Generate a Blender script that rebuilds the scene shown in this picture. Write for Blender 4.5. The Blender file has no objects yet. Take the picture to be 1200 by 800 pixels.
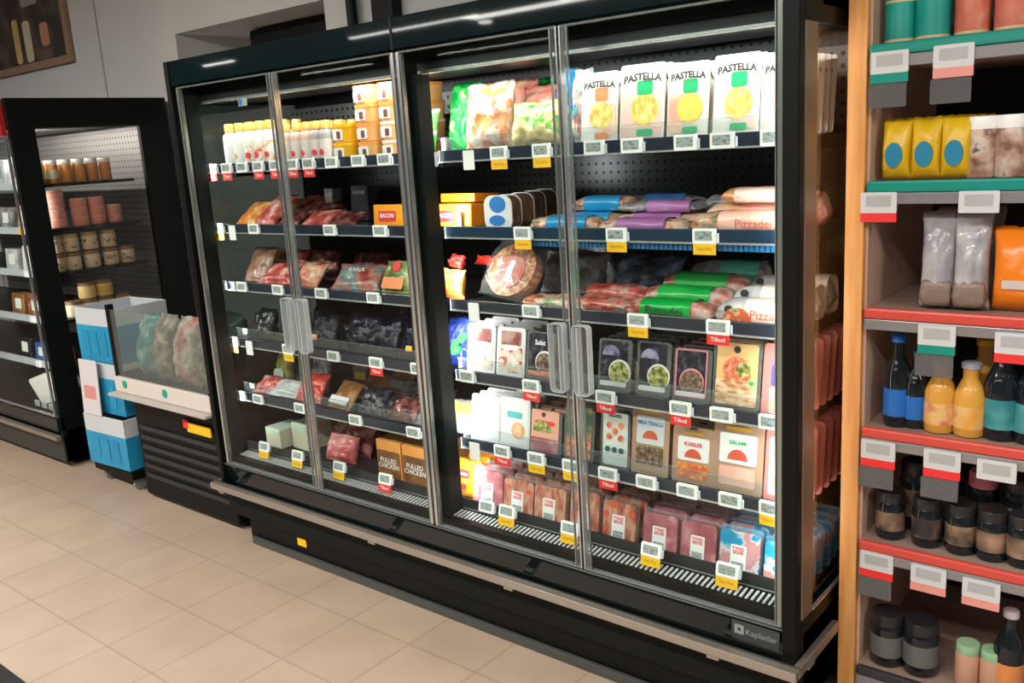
import bpy, bmesh, math, random
from mathutils import Vector, Matrix, noise
random.seed(7)
SC = bpy.context.scene
COL = SC.collection
R = math.radians

# ------------------------------------------------------------------ camera
YAW, PIT, ROL, F = 0.694332574, 0.216440163, -0.0639082232, 1053.15
CAM = Vector((3.3446, -2.0415, 1.63243))
fw = Vector((-math.sin(YAW)*math.cos(PIT), math.cos(YAW)*math.cos(PIT), -math.sin(PIT)))
r0 = Vector((math.cos(YAW), math.sin(YAW), 0)); u0 = r0.cross(fw)
rt = math.cos(ROL)*r0 + math.sin(ROL)*u0
up = -math.sin(ROL)*r0 + math.cos(ROL)*u0
cd = bpy.data.cameras.new('camera'); cam = bpy.data.objects.new('camera', cd); COL.objects.link(cam)
cd.sensor_width = 36; cd.lens = F/1200*36; cd.clip_start = .05
M4 = Matrix((rt, up, -fw)).transposed().to_4x4(); M4.translation = CAM
cam.matrix_world = M4; SC.camera = cam

def at(u, v, y):
    """point of the vertical plane y seen at photo pixel u, v (used to read off real positions)"""
    d = fw + rt*(u-600)/F - up*(v-400)/F
    return CAM + d*((y-CAM.y)/d.y)
def atx(u, v, x):
    d = fw + rt*(u-600)/F - up*(v-400)/F
    return CAM + d*((x-CAM.x)/d.x)

# ------------------------------------------------------------------ materials
MATS = {}
def M(key, col=(.5, .5, .5), rough=.5, metal=0, emit=0, spec=.5, coat=0):
    if key in MATS: return MATS[key]
    m = bpy.data.materials.new(key); m.use_nodes = True
    b = m.node_tree.nodes['Principled BSDF']
    b.inputs['Base Color'].default_value = (*col, 1); b.inputs['Roughness'].default_value = rough
    b.inputs['Metallic'].default_value = metal; b.inputs['Specular IOR Level'].default_value = spec
    b.inputs['Coat Weight'].default_value = coat; b.inputs['Coat Roughness'].default_value = .12
    if emit:
        b.inputs['Emission Color'].default_value = (*col, 1); b.inputs['Emission Strength'].default_value = emit
    MATS[key] = m; return m

def PR(key, stops, scale=12, rough=.3, constant=False, kind='noise', bump=.0, bscale=40, detail=3, stretch=(1, 1, 1), coat=0):
    """printed / textured surface: noise or voronoi through a colour ramp, in object space"""
    if key in MATS: return MATS[key]
    m = M(key, stops[0][1], rough, coat=coat); nt = m.node_tree; N = nt.nodes; L = nt.links
    b = N['Principled BSDF']
    tc = N.new('ShaderNodeTexCoord'); mp = N.new('ShaderNodeMapping'); mp.inputs['Scale'].default_value = stretch
    L.new(tc.outputs['Object'], mp.inputs['Vector'])
    oi = N.new('ShaderNodeObjectInfo'); mu = N.new('ShaderNodeMath'); mu.operation = 'MULTIPLY'; mu.inputs[1].default_value = 9.0
    L.new(oi.outputs['Random'], mu.inputs[0]); L.new(mu.outputs[0], mp.inputs['Location'])
    if kind == 'noise':
        t = N.new('ShaderNodeTexNoise'); t.inputs['Scale'].default_value = scale; t.inputs['Detail'].default_value = detail; out = t.outputs['Fac']
    else:
        t = N.new('ShaderNodeTexVoronoi'); t.inputs['Scale'].default_value = scale; out = t.outputs['Color']
        if kind == 'dist': out = t.outputs['Distance']
    L.new(mp.outputs[0], t.inputs['Vector'])
    cr = N.new('ShaderNodeValToRGB'); cr.color_ramp.interpolation = 'CONSTANT' if constant else 'LINEAR'
    e = cr.color_ramp.elements
    while len(e) < len(stops): e.new(.5)
    for i, (p, c) in enumerate(stops): e[i].position = p; e[i].color = (*c, 1)
    L.new(out, cr.inputs['Fac']); L.new(cr.outputs['Color'], b.inputs['Base Color'])
    if bump:
        n2 = N.new('ShaderNodeTexNoise'); n2.inputs['Scale'].default_value = bscale; n2.inputs['Detail'].default_value = 4
        L.new(tc.outputs['Object'], n2.inputs['Vector'])
        bp = N.new('ShaderNodeBump'); bp.inputs['Strength'].default_value = bump; bp.inputs['Distance'].default_value = .01
        L.new(n2.outputs['Fac'], bp.inputs['Height']); L.new(bp.outputs[0], b.inputs['Normal'])
    return m

def clear(key, tint=(1, 1, 1), white=.0, ior=1.45, rough=.02, whitecol=(.8, .85, .85)):
    """thin clear sheet: straight-through light, a little haze, fresnel reflection"""
    if key in MATS: return MATS[key]
    m = bpy.data.materials.new(key); m.use_nodes = True; nt = m.node_tree; N = nt.nodes; L = nt.links
    N.remove(N['Principled BSDF']); o = N['Material Output']
    tr = N.new('ShaderNodeBsdfTransparent'); tr.inputs[0].default_value = (*tint, 1)
    df = N.new('ShaderNodeBsdfDiffuse'); df.inputs[0].default_value = (*whitecol, 1)
    gl = N.new('ShaderNodeBsdfGlossy'); gl.inputs['Roughness'].default_value = rough
    m1 = N.new('ShaderNodeMixShader'); m1.inputs[0].default_value = white
    L.new(tr.outputs[0], m1.inputs[1]); L.new(df.outputs[0], m1.inputs[2])
    fr = N.new('ShaderNodeFresnel'); fr.inputs[0].default_value = ior
    ge = N.new('ShaderNodeNewGeometry'); iv = N.new('ShaderNodeMath'); iv.operation = 'SUBTRACT'; iv.inputs[0].default_value = 1; L.new(ge.outputs['Backfacing'], iv.inputs[1])
    fm = N.new('ShaderNodeMath'); fm.operation = 'MULTIPLY'; L.new(fr.outputs[0], fm.inputs[0]); L.new(iv.outputs[0], fm.inputs[1])
    m2 = N.new('ShaderNodeMixShader'); L.new(fm.outputs[0], m2.inputs[0])
    L.new(m1.outputs[0], m2.inputs[1]); L.new(gl.outputs[0], m2.inputs[2]); L.new(m2.outputs[0], o.inputs[0])
    MATS[key] = m; return m

def perforated(key, col, pitch=.025, hole=.22, metal=.6, rough=.35, axes='XZ'):
    if key in MATS: return MATS[key]
    m = M(key, col, rough, metal); nt = m.node_tree; N = nt.nodes; L = nt.links; b = N['Principled BSDF']
    tc = N.new('ShaderNodeTexCoord'); sx = N.new('ShaderNodeSeparateXYZ'); L.new(tc.outputs['Object'], sx.inputs[0])
    cb = N.new('ShaderNodeCombineXYZ')
    L.new(sx.outputs['X'], cb.inputs[0]); L.new(sx.outputs['Z'], cb.inputs[1])
    sc = N.new('ShaderNodeVectorMath'); sc.operation = 'SCALE'; sc.inputs['Scale'].default_value = 1/pitch
    fr = N.new('ShaderNodeVectorMath'); fr.operation = 'FRACTION'; sb = N.new('ShaderNodeVectorMath'); sb.operation = 'SUBTRACT'
    sb.inputs[1].default_value = (.5, .5, 0); ln = N.new('ShaderNodeVectorMath'); ln.operation = 'LENGTH'
    lt = N.new('ShaderNodeMath'); lt.operation = 'GREATER_THAN'; lt.inputs[1].default_value = hole
    L.new(cb.outputs[0], sc.inputs[0]); L.new(sc.outputs[0], fr.inputs[0]); L.new(fr.outputs[0], sb.inputs[0]); L.new(sb.outputs[0], ln.inputs[0]); L.new(ln.outputs['Value'], lt.inputs[0])
    mx = N.new('ShaderNodeMix'); mx.data_type = 'RGBA'; mx.inputs[6].default_value = (.005, .005, .005, 1); mx.inputs[7].default_value = (*col, 1)
    L.new(lt.outputs[0], mx.inputs[0]); L.new(mx.outputs[2], b.inputs['Base Color'])
    return m

BLACK = M('black_powder_coat', (.0025, .0035, .0035), .45, spec=.18)
BLACKG = M('black_gloss_panel', (.004, .010, .011), .10, spec=.4)
INNER = M('dark_interior_steel', (.05, .055, .06), .38, .55)
SHELF = M('shelf_steel', (.012, .014, .017), .4, .3, spec=.3)
RAIL = M('price_rail_plastic', (.018, .026, .042), .22)
RAIL_REFL = M('price_rail_blue_reflection', (.012, .035, .065), .22)  # dark rail with blue reflections put into its colour
EDGE = M('bright_rail_edge', (.55, .6, .62), .25, .6)
SILV = M('brushed_bumper', (.42, .38, .33), .38, .75)
ALU = M('anodised_strip', (.30, .22, .16), .35, .55)
CHROME = M('silver_trim', (.6, .62, .62), .22, .85)
WHITE = M('white_plastic', (.92, .94, .94), .4)
LCD = PR('grey_screen', [(.0, (.16, .2, .2)), (.40, (.16, .2, .2)), (.46, (.36, .42, .41))], 150, .25, stretch=(.5, 1, 1.6))
YEL = M('yellow_strip', (.9, .52, .01), .5)
RED = M('red_strip', (.8, .03, .03), .5)
INK = M('dark_ink', (.03, .025, .025), .6)
INKW = M('white_ink', (.9, .9, .88), .6)
INKR = M('red_ink', (.7, .03, .04), .6)
INKG = M('green_ink', (.0, .42, .14), .5)
INKB = M('blue_ink', (.02, .2, .6), .5)
INKY = M('amber_ink', (.55, .28, .0), .5)
GLASS = clear('door_glass', (.95, .98, .97), .0, 1.26)
GLASS2 = clear('side_glass', (.86, .82, .78), .0)
GLASS3 = clear('smoked_side_glass', (.34, .37, .36), .0)
ACRYL = clear('clear_acrylic', (.93, .95, .95), .035, 1.5, .05)
FILM = clear('clear_film', (.95, .95, .95), .08, 1.5, .12)
FILMD = clear('smoked_film', (.7, .72, .72), .12, 1.5, .1, (.25, .27, .27))
LEDM = M('led_strip', (1, .98, .94), .4, emit=5)
BEIGE = M('beige_tray', (.44, .28, .19), .35)
BLACKT = M('black_tray', (.015, .016, .017), .25)

# ------------------------------------------------------------------ mesh helpers
def new(): return bmesh.new()
def box(bm, x0, x1, y0, y1, z0, z1, bev=0, seg=2):
    r = bmesh.ops.create_cube(bm, size=1)
    vs = r['verts']
    for v in vs: v.co = Vector(((x0+x1)/2+v.co.x*(x1-x0), (y0+y1)/2+v.co.y*(y1-y0), (z0+z1)/2+v.co.z*(z1-z0)))
    if bev:
        es = list({e for v in vs for e in v.link_edges})
        bmesh.ops.bevel(bm, geom=es, offset=bev, segments=seg, affect='EDGES', profile=.5, clamp_overlap=True)
    return bm
def outline(w, h, r, n=4):
    r = min(r, w/2-1e-5, h/2-1e-5); P = []
    for cx, cz, a in ((w/2-r, h/2-r, 0), (-w/2+r, h/2-r, 90), (-w/2+r, -h/2+r, 180), (w/2-r, -h/2+r, 270)):
        for i in range(n+1):
            t = R(a+90*i/n); P.append((cx+r*math.cos(t), cz+r*math.sin(t)))
    return P
def prism(bm, P, y0, y1, cx=0, cz=0, taper=1):
    """closed outline in XZ extruded along y"""
    a = [bm.verts.new((cx+x, y0, cz+z)) for x, z in P]; b = [bm.verts.new((cx+x*taper, y1, cz+z*taper)) for x, z in P]
    n = len(P)
    bm.faces.new(a); bm.faces.new(b[::-1])
    for i in range(n): bm.faces.new((a[i], b[i], b[(i+1) % n], a[(i+1) % n]))
    bmesh.ops.recalc_face_normals(bm, faces=bm.faces[:])
    return bm
def rplate(bm, w, h, r, y0, y1, cx=0, cz=0, n=4, taper=1): return prism(bm, outline(w, h, r, n), y0, y1, cx, cz, taper)
def rframe(bm, w, h, r, b, y0, y1, cx=0, cz=0):
    O = outline(w, h, r); I = outline(w-2*b, h-2*b, max(r-b, .0008)); n = len(O)
    rows = [[bm.verts.new((cx+x, y, cz+z)) for x, z in P] for P, y in ((O, y0), (I, y0), (I, y1), (O, y1))]
    for k in range(4):
        p, q = rows[k], rows[(k+1) % 4]
        for i in range(n): bm.faces.new((p[i], q[i], q[(i+1) % n], p[(i+1) % n]))
    bmesh.ops.recalc_face_normals(bm, faces=bm.faces[:])
    return bm
def disc(bm, r, y0, y1, cx=0, cz=0, n=20, a0=0, a1=360, sx=1):
    P = [(sx*r*math.cos(R(a0+(a1-a0)*i/n)), r*math.sin(R(a0+(a1-a0)*i/n))) for i in range(n + (0 if a1-a0 == 360 else 1))]
    return prism(bm, P, y0, y1, cx, cz)
def lathe(bm, prof, cx=0, cy=0, cz=0, n=20):
    rings = []
    for r, z in prof: rings.append([bm.verts.new((cx+r*math.cos(2*math.pi*i/n), cy+r*math.sin(2*math.pi*i/n), cz+z)) for i in range(n)])
    for a, b in zip(rings, rings[1:]):
        for i in range(n): bm.faces.new((a[i], a[(i+1) % n], b[(i+1) % n], b[i]))
    bm.faces.new(rings[0][::-1]); bm.faces.new(rings[-1])
    return bm
def pillow(bm, w, h, t, seed=0, nx=18, nz=18, seal=.06, wr=.006, side=.35, slump=0):
    """filled bag: two skins, flat crimped seals at top and bottom, wrinkles; base at z=0, front towards -y"""
    G = {}
    for s in (-1, 1):
        for j in range(nz+1):
            v = j/nz
            vv = min(max((v-seal)/(1-2*seal), 0), 1)
            g = (1-abs(2*vv-1)**2.6)**.6 if 0 < vv < 1 else 0
            for i in range(nx+1):
                u = i/nx
                f = (1-abs(2*u-1)**2.6)**side if 0 < i < nx else 0
                nar = 1-.10*(g*f*0+g)
                x = (u-.5)*w*nar
                nz_ = noise.noise(Vector((u*5+seed*3.1, v*5, seed*1.7+s)))*wr*1.3 + noise.noise(Vector((u*13, v*11+seed, seed*2.3+s)))*wr*.8
                y = s*(t/2*f*g*(1+slump*(.5-v)) + abs(f*g)*nz_) + s*.0006
                if s == 1 and (i in (0, nx) or j in (0, nz)):
                    G[s, i, j] = G[-1, i, j]; continue
                z = v*h + noise.noise(Vector((u*3+seed, seed, 5)))*.006*v + (noise.noise(Vector((u*9, seed, 1)))*.004 if j == nz else 0)
                G[s, i, j] = bm.verts.new((x, y+t/2, z))
    for s in (-1, 1):
        for j in range(nz):
            for i in range(nx):
                q = (G[s, i, j], G[s, i+1, j], G[s, i+1, j+1], G[s, i, j+1])
                if len(set(q)) == 4:
                    bm.faces.new(q if s == -1 else q[::-1])
    return bm
TXT = {}
def text_mesh(s, size, arc=0, bold=0):
    k = (s, size, arc, bold)
    if k not in TXT:
        c = bpy.data.curves.new('lettering', 'FONT'); c.body = s; c.size = size; c.align_x = 'CENTER'; c.align_y = 'CENTER'; c.resolution_u = 2; c.space_line = .85; c.offset = bold
        o = bpy.data.objects.new('tmp', c); COL.objects.link(o)
        dg = bpy.context.evaluated_depsgraph_get(); me = bpy.data.meshes.new_from_object(o.evaluated_get(dg))
        bpy.data.objects.remove(o); bpy.data.curves.remove(c)
        for v in me.vertices:
            x, y, z = v.co; v.co = (x, 0, y - arc*x*x)
        me.materials.clear(); me.name = 'lettering'
        TXT[k] = me
    return TXT[k]

# ------------------------------------------------------------------ object helpers
def link(o, parent=None):
    COL.objects.link(o)
    if parent: o.parent = parent
    return o
def obj(name, bm, mat, parent=None, smooth=None, label=None):
    me = bpy.data.meshes.new(name); bm.to_mesh(me); bm.free(); me.materials.append(mat)
    if smooth is not None:
        me.shade_smooth()
        if smooth < 180: me.set_sharp_from_angle(angle=R(smooth))
    o = link(bpy.data.objects.new(name, me), parent)
    if label: o['label'] = label
    return o
def lettering(s, size, mat, parent, x, y, z, arc=0, bold=0, sx=1, name='lettering'):
    me = text_mesh(s, size, arc, bold).copy(); me.materials.append(mat)
    o = link(bpy.data.objects.new(name, me), parent); o.location = (x, y, z); o.scale = (sx, 1, 1)
    return o
def tag(o, label, cat, group=None):
    o['label'] = label; o['category'] = cat
    if group: o['group'] = group
    return o
def thing(name, label, cat, loc=(0, 0, 0), rot=(0, 0, 0), group=None):
    o = bpy.data.objects.new(name, None); COL.objects.link(o); o.empty_display_size = .05
    o.location = loc; o.rotation_euler = rot
    return tag(o, label, cat, group)
def struct(name, bm, mat):
    o = obj(name, bm, mat); o['kind'] = 'structure'; return o
def dup(root, loc=None, label=None, rot=None, group=None):
    r = root.copy(); COL.objects.link(r)
    if loc is not None: r.location = loc
    if rot is not None: r.rotation_euler = rot
    if label: r['label'] = label
    if group: r['group'] = group
    for ch in list(root.children):
        c = ch.copy(); COL.objects.link(c); c.parent = r
        for g in list(ch.children):
            d = g.copy(); COL.objects.link(d); d.parent = c
    return r
def settle(t, zs):
    """let a tilted thing rest on the surface at height zs with its lowest point"""
    Rm = t.rotation_euler.to_matrix(); m = 1e9
    for c in t.children:
        B = c.matrix_basis
        for v in c.data.vertices: m = min(m, (Rm @ (B @ v.co)).z)
    t.location.z = zs+.0006-m
ORD = ['front', 'second', 'third', 'fourth', 'fifth', 'sixth', 'seventh']
def row(root, label, n, step, dz=0, jit=.0):
    """copies of a thing one behind another; every copy gets its own label"""
    root['label'] = label + ', front of its row'
    for k in range(1, n):
        p = root.location + Vector((random.uniform(-jit, jit), step*k, dz*k))
        dup(root, p, label + ', %s in its row' % ORD[k])

# ================================================================== THE ROOM
def floor_mat():
    m = M('floor_tiles', (.6, .5, .4), .38); nt = m.node_tree; N = nt.nodes; L = nt.links; b = N['Principled BSDF']
    tc = N.new('ShaderNodeTexCoord'); mp = N.new('ShaderNodeMapping'); mp.inputs['Location'].default_value = (-.06, .485, 0)
    L.new(tc.outputs['Object'], mp.inputs['Vector'])
    br = N.new('ShaderNodeTexBrick'); br.offset = 0; br.squash = 1
    for k, v in (('Scale', 1), ('Mortar Size', .006), ('Mortar Smooth', 1), ('Brick Width', .3), ('Row Height', .3), ('Bias', 0)): br.inputs[k].default_value = v
    br.inputs['Color1'].default_value = (.46, .355, .275, 1); br.inputs['Color2'].default_value = (.49, .38, .29, 1); br.inputs['Mortar'].default_value = (.35, .265, .20, 1)
    L.new(mp.outputs[0], br.inputs['Vector'])
    n = N.new('ShaderNodeTexNoise'); n.inputs['Scale'].default_value = 3.5; n.inputs['Detail'].default_value = 5; L.new(tc.outputs['Object'], n.inputs['Vector'])
    cr = N.new('ShaderNodeValToRGB'); cr.color_ramp.elements[0].position = .3; cr.color_ramp.elements[0].color = (.86, .84, .82, 1); cr.color_ramp.elements[1].position = .7; cr.color_ramp.elements[1].color = (1, 1, 1, 1)
    L.new(n.outputs['Fac'], cr.inputs['Fac'])
    mx = N.new('ShaderNodeMix'); mx.data_type = 'RGBA'; mx.blend_type = 'MULTIPLY'; mx.inputs[0].default_value = 1
    L.new(br.outputs['Color'], mx.inputs[6]); L.new(cr.outputs['Color'], mx.inputs[7]); L.new(mx.outputs[2], b.inputs['Base Color'])
    return m
struct('floor', box(new(), -11, 6.5, -9.5, 1.7, -.1, 0), floor_mat())
WALL = PR('painted_wall', [(.3, (.54, .55, .55)), (.7, (.60, .605, .605))], 1.2, .85)
CEIL = M('ceiling_panel', (.35, .35, .34), .9)
# back wall with a square opening above the fridges
bm = new()
box(bm, -11, -1.571, 1.0, 1.12, 0, 3.08); box(bm, -.24, 6.5, 1.0, 1.12, 0, 3.08)
box(bm, -1.571, -.24, 1.0, 1.12, 2.37, 3.08); box(bm, -1.571, -.24, 1.0, 1.12, 0, 1.9)
struct('wall_back', bm, WALL)
bm = new(); box(bm, -1.66, -1.571, 1.12, 1.56, 1.85, 2.46); box(bm, -.24, -.15, 1.12, 1.56, 1.85, 2.46); box(bm, -1.571, -.24, 1.12, 1.56, 2.37, 2.46); box(bm, -1.571, -.24, 1.12, 1.56, 1.85, 1.9)
struct('trim_1', bm, WALL)['label'] = 'painted lining of the wall opening'
bm = new()
for k in (-4.6, -2.44, 1.9): box(bm, k-.004, k+.004, .994, 1.0, 0, 3.08)
struct('trim_2', bm, M('wall_joint', (.36, .36, .35), .8))
struct('ceiling', box(new(), -11, 6.5, -9.5, 1.6, 3.08, 3.18), CEIL)
struct('wall_front', box(new(), -11, 6.5, -9.62, -9.5, 0, 3.08), M('far_wall', (.14, .15, .16), .9))
struct('wall_left', box(new(), -11.12, -11, -9.5, 1.6, 0, 3.08), M('end_wall', (.2, .2, .2), .9))
struct('wall_right', box(new(), 6.5, 6.62, -9.5, 1.6, 0, 3.08), M('end_wall', (.2, .2, .2), .9))
struct('wall_void', box(new(), -1.66, -.15, 1.56, 1.62, 1.85, 2.46), WALL)
# dark service void behind the opening
v = tag(obj('air_duct', box(new(), -1.22, -.245, 1.25, 1.55, 1.95, 2.36, .02), BLACK), 'black air duct inside the square wall opening', 'duct')
p = tag(obj('service_pipe', box(new(), .16, .30, .93, .995, 2.035, 3.079, .01), BLACK), 'wide black vertical pipe on the back wall above the tall fridge', 'pipe')
p = tag(obj('cable_conduit', lathe(new(), [(.018, 0), (.018, .16), (.026, .17), (.026, 1.03)], -.0, .96, 2.04, 12), BLACK), 'thin black conduit beside the wide black pipe on the wall', 'conduit')
# framed poster
t = thing('framed_poster', 'wood framed food photograph high on the grey wall above the smaller fridge', 'poster', (-3.5, .995, 2.34))
bm = new(); box(bm, -.85, .715, -.03, 0, 0, .05, .004); box(bm, .665, .715, -.03, 0, .05, .8, .004); box(bm, -.85, -.8, -.03, 0, .05, .8, .004); box(bm, -.8, .665, -.03, 0, .75, .8, .004)
obj('frame', bm, M('poster_wood', (.33, .2, .13), .5), t)
pic = obj('picture', box(new(), -.8, .665, -.018, -.002, .05, .75), PR('poster_print', [(0, (.02, .018, .016)), (.5, (.05, .04, .035)), (.7, (.16, .12, .09))], 5, .5), t)
for x, z, w, h, c in ((-.05, .06, .09, .30, (.6, .42, .18)), (.12, .06, .11, .27, (.62, .55, .42)), (.38, .14, .12, .15, (.55, .25, .15)), (.22, .42, .25, .2, (.35, .34, .36))):
    obj('printed_jar', rplate(new(), w, h, .03, -.0205, -.018, x, z+h/2), M('jar_%g' % x, c, .6), pic)

# ceiling luminaires (rows seen as streaks in the fridge glass) and the light of the shop
NUM0 = ['first', 'second', 'third', 'fourth', 'fifth', 'sixth']
lk = [(-8.35, -5.85, .75), (-4.4, -5.8, 2.1), (-8.65, -8.25, 1.8), (-1.2, -5.8, 2.1), (-5.4, -8.4, 2.1), (2.0, -5.8, 2.1), (-2.4, -2.6, 1.9), (.6, -2.6, 1.9), (3.6, -2.6, 1.9)]
for i, (x, y, l) in enumerate(lk):
    t = thing('linear_light', 'white linear ceiling light, number %d along the aisle ceiling' % (i+1), 'light', (x, y, 3.08), group='ceiling lights')
    t['label'] = 'white linear ceiling light over the aisle, %s of its row' % NUM0[i % 3] if y > -3 else 'white linear ceiling light beyond the aisle, %s of its two rows' % NUM0[i]
    obj('housing', box(new(), -l/2, l/2, -.04, .04, -.06, 0, .006), WHITE, t)
    obj('diffuser', box(new(), -l/2+.02, l/2-.02, -.03, .03, -.075, -.06, .004), M('lamp_diffuser', (1, .97, .92), .4, emit=14), t)
t = thing('downlight', 'small round white ceiling spot beyond the linear lights', 'light', (-3.72, -6.35, 3.08))
obj('housing', lathe(new(), [(.09, -.05), (.10, -.04), (.10, 0)], n=20), WHITE, t); obj('diffuser', lathe(new(), [(.07, -.075), (.08, -.06), (.08, -.051)], n=20), MATS['lamp_diffuser'], t)
def area(name, loc, rot, sx, sy, power, col=(1, 1, 1)):
    d = bpy.data.lights.new(name, 'AREA'); d.shape = 'RECTANGLE'; d.size = sx; d.size_y = sy; d.energy = power; d.color = col
    o = link(bpy.data.objects.new(name, d)); o.location = loc; o.rotation_euler = rot; return o
area('aisle_light', (-1.5, -2.6, 2.99), (0, 0, 0), 4.5, .25, 205, (1, .95, .88))
area('aisle_light', (2.6, -2.6, 2.99), (0, 0, 0), 3, .25, 125, (1, .95, .88))
area('aisle_light', (5.0, -1.5, 2.99), (0, R(20), 0), 1.5, .25, 60, (1, .95, .88))
area('aisle_light', (0, -5.8, 2.99), (0, 0, 0), 7, .25, 110, (1, .96, .9))
W = bpy.data.worlds.new('shop_ambient'); SC.world = W; W.use_nodes = True
W.node_tree.nodes['Background'].inputs[0].default_value = (.75, .77, .8, 1); W.node_tree.nodes['Background'].inputs[1].default_value = .4

# ================================================================== THE TALL FRIDGE
SZ = [1.586, 1.344, 1.104, .863, .622]       # underside of each price rail
SP = .022                                    # shelf top above rail underside
DECK = .402
fr = thing('display_fridge', 'tall black four-door glass chiller full of packaged food', 'fridge', (0, 0, 0))
# carcass
bm = new()
box(bm, -.04, 2.54, .62, .93, .12, 2.03); box(bm, -.04, 2.54, .03, .62, .12, .34)
box(bm, -.04, 2.54, .12, .62, 1.90, 2.03)
obj('carcass', bm, BLACK, fr)
obj('back_panel', box(new(), -.02, 2.52, .598, .62, .40, 1.90), perforated('perforated_back', (.035, .037, .04), .03, .17, .9, .28), fr)
bm = new(); box(bm, -.02, 2.52, .565, .597, 1.63, 1.84)
obj('duct_panel', bm, perforated('perforated_duct', (.16, .165, .17), .034, .2, .5, .35), fr)
# header: glossy black fascia above the doors
bm = new(); prism(bm, [(-.012, 1.938), (.12, 1.938), (.12, 2.03), (-.012, 2.03)], 0, 1)
for vv in bm.verts: vv.co = Vector((-.04+vv.co.y*2.58, vv.co.x, vv.co.z))
bmesh.ops.recalc_face_normals(bm, faces=bm.faces[:])
hd = obj('header', bm, M('header_gloss', (.004, .012, .014), .03, spec=.45), fr)
obj('header_joint', box(new(), 1.246, 1.256, -.0135, .01, 1.936, 2.032), BLACK, hd)
# canopy inside the doors with its light edge
cn = obj('canopy', box(new(), -.02, 2.52, .10, .40, 1.872, 1.90), M('canopy_steel', (.03, .034, .036), .3, .4), fr)
obj('canopy_edge', box(new(), -.02, 2.52, .092, .102, 1.864, 1.876, .002), CHROME, cn)
for x0, x1 in ((.05, 1.2), (1.3, 2.45)):
    obj('light_strip', box(new(), x0, x1, .112, .12, 1.868, 1.8715, .001), LEDM, cn)
# lower front
bm = new(); prism(bm, [(-.006, .36), (.06, .36), (.06, .26), (.018, .26)], 0, 1)
for vv in bm.verts: vv.co = Vector((-.03+vv.co.y*2.56, vv.co.x, vv.co.z))
bmesh.ops.recalc_face_normals(bm, faces=bm.faces[:])
fp = obj('front_panel', bm, BLACKG, fr)
obj('panel_edge', box(new(), -.03, 2.53, -.009, -.004, .357, .361), M('panel_edge_grey', (.16, .18, .18), .3, .5), fp)
obj('apron', box(new(), -.03, 2.53, .0, .04, .125, .25, .004), M('matt_black_apron', (.004, .006, .005), .65, spec=.2), fr)
obj('plinth', box(new(), .06, 2.45, .03, .85, .0, .12, .01), BLACK, fr)
obj('kick_rail', box(new(), .09, 2.45, .012, .03, .0, .035, .006), M('kick_rail_grey', (.05, .055, .05), .4), fr)
ks = obj('rating_sticker', box(new(), .40, .455, .026, .0305, .066, .098), YEL, fr)
# bumper with returned ends and brackets
bm = new()
box(bm, -.037, 2.562, -.075, -.05, .262, .29, .003); box(bm, 2.542, 2.562, -.049, .232, .262, .29, .003); box(bm, -.0375, -.0305, -.049, .12, .262, .29, .003)
bp = obj('bumper', bm, SILV, fr)
bm = new(); box(bm, -.037, 2.562, -.052, -.044, .285, .292, .001)
obj('bumper_lip', bm, M('bumper_lip', (.2, .19, .17), .3, .8), bp)
for x in (.03, .98, 1.62, 2.33): obj('bumper_bracket', box(new(), x-.018, x+.018, -.07, .0, .25, .262, .002), SILV, bp)
obj('bumper_bracket', box(new(), 2.543, 2.56, .02, .06, .25, .262, .002), SILV, bp)
# end panels
for nm, x0, x1, side in (('end_panel', 2.502, 2.54, 1), ('end_panel', -.04, -.012, -1)):
    bm = new()
    box(bm, x0, x1, .0, .085, .12, 2.03, .002) if False else None
    box(bm, x0, x1, -.02, .012, .25, 2.03, .003)
    box(bm, x0, x1, .012, .93, .12, .385); box(bm, x0, x1, .012, .93, 1.86, 2.03); box(bm, x0, x1, .60, .93, .385, 1.86)
    e = obj(nm, bm, BLACK, fr)
    obj('glazing_strip', box(new(), x0+.002, x1-.002, .012, .04, .385, 1.86), M('tinted_edge_glass', (.03, .07, .075), .08), e)
    obj('aluminium_strip', box(new(), x0-.001, x1+.001, .014 if side < 0 else .018, .088, .385, 1.86, .002), ALU, e)
    obj('side_glass', box(new(), (x0+x1)/2-.003, (x0+x1)/2+.003, .088, .60, .385, 1.86), GLASS2 if side > 0 else GLASS3, e)
    obj('glazing_bead', box(new(), x1-.006, x1+.002, .088, .60, .383, .390) if side > 0 else box(new(), x0-.002, x0+.006, .088, .60, .383, .390), CHROME, e)
# centre post with trims
ps = obj('centre_post', box(new(), 1.238, 1.27, .012, .07, .36, 1.938), BLACK, fr)
obj('gasket', box(new(), 1.272, 1.30, .03, .09, .40, 1.86), M('dark_gasket', (.004, .008, .008), .6, spec=.15), ps)
for x in (.012, 2.478): obj('side_gasket', box(new(), x-.012, x+.012, .02, .075, .40, 1.90), M('dark_gasket', (.004, .008, .008), .6, spec=.15), fr)
obj('light_tube', box(new(), 1.276, 1.295, .091, .095, .45, 1.84), M('led_tube', (1, .98, .94), .4, emit=8), ps)
obj('gasket', box(new(), 1.208, 1.236, .03, .09, .40, 1.86), M('dark_gasket'), ps)
obj('light_tube', box(new(), 1.212, 1.232, .091, .095, .45, 1.84), M('led_tube'), ps)
obj('light_tube', box(new(), 2.468, 2.486, .076, .080, .45, 1.84), M('led_tube'), fr)
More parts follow.
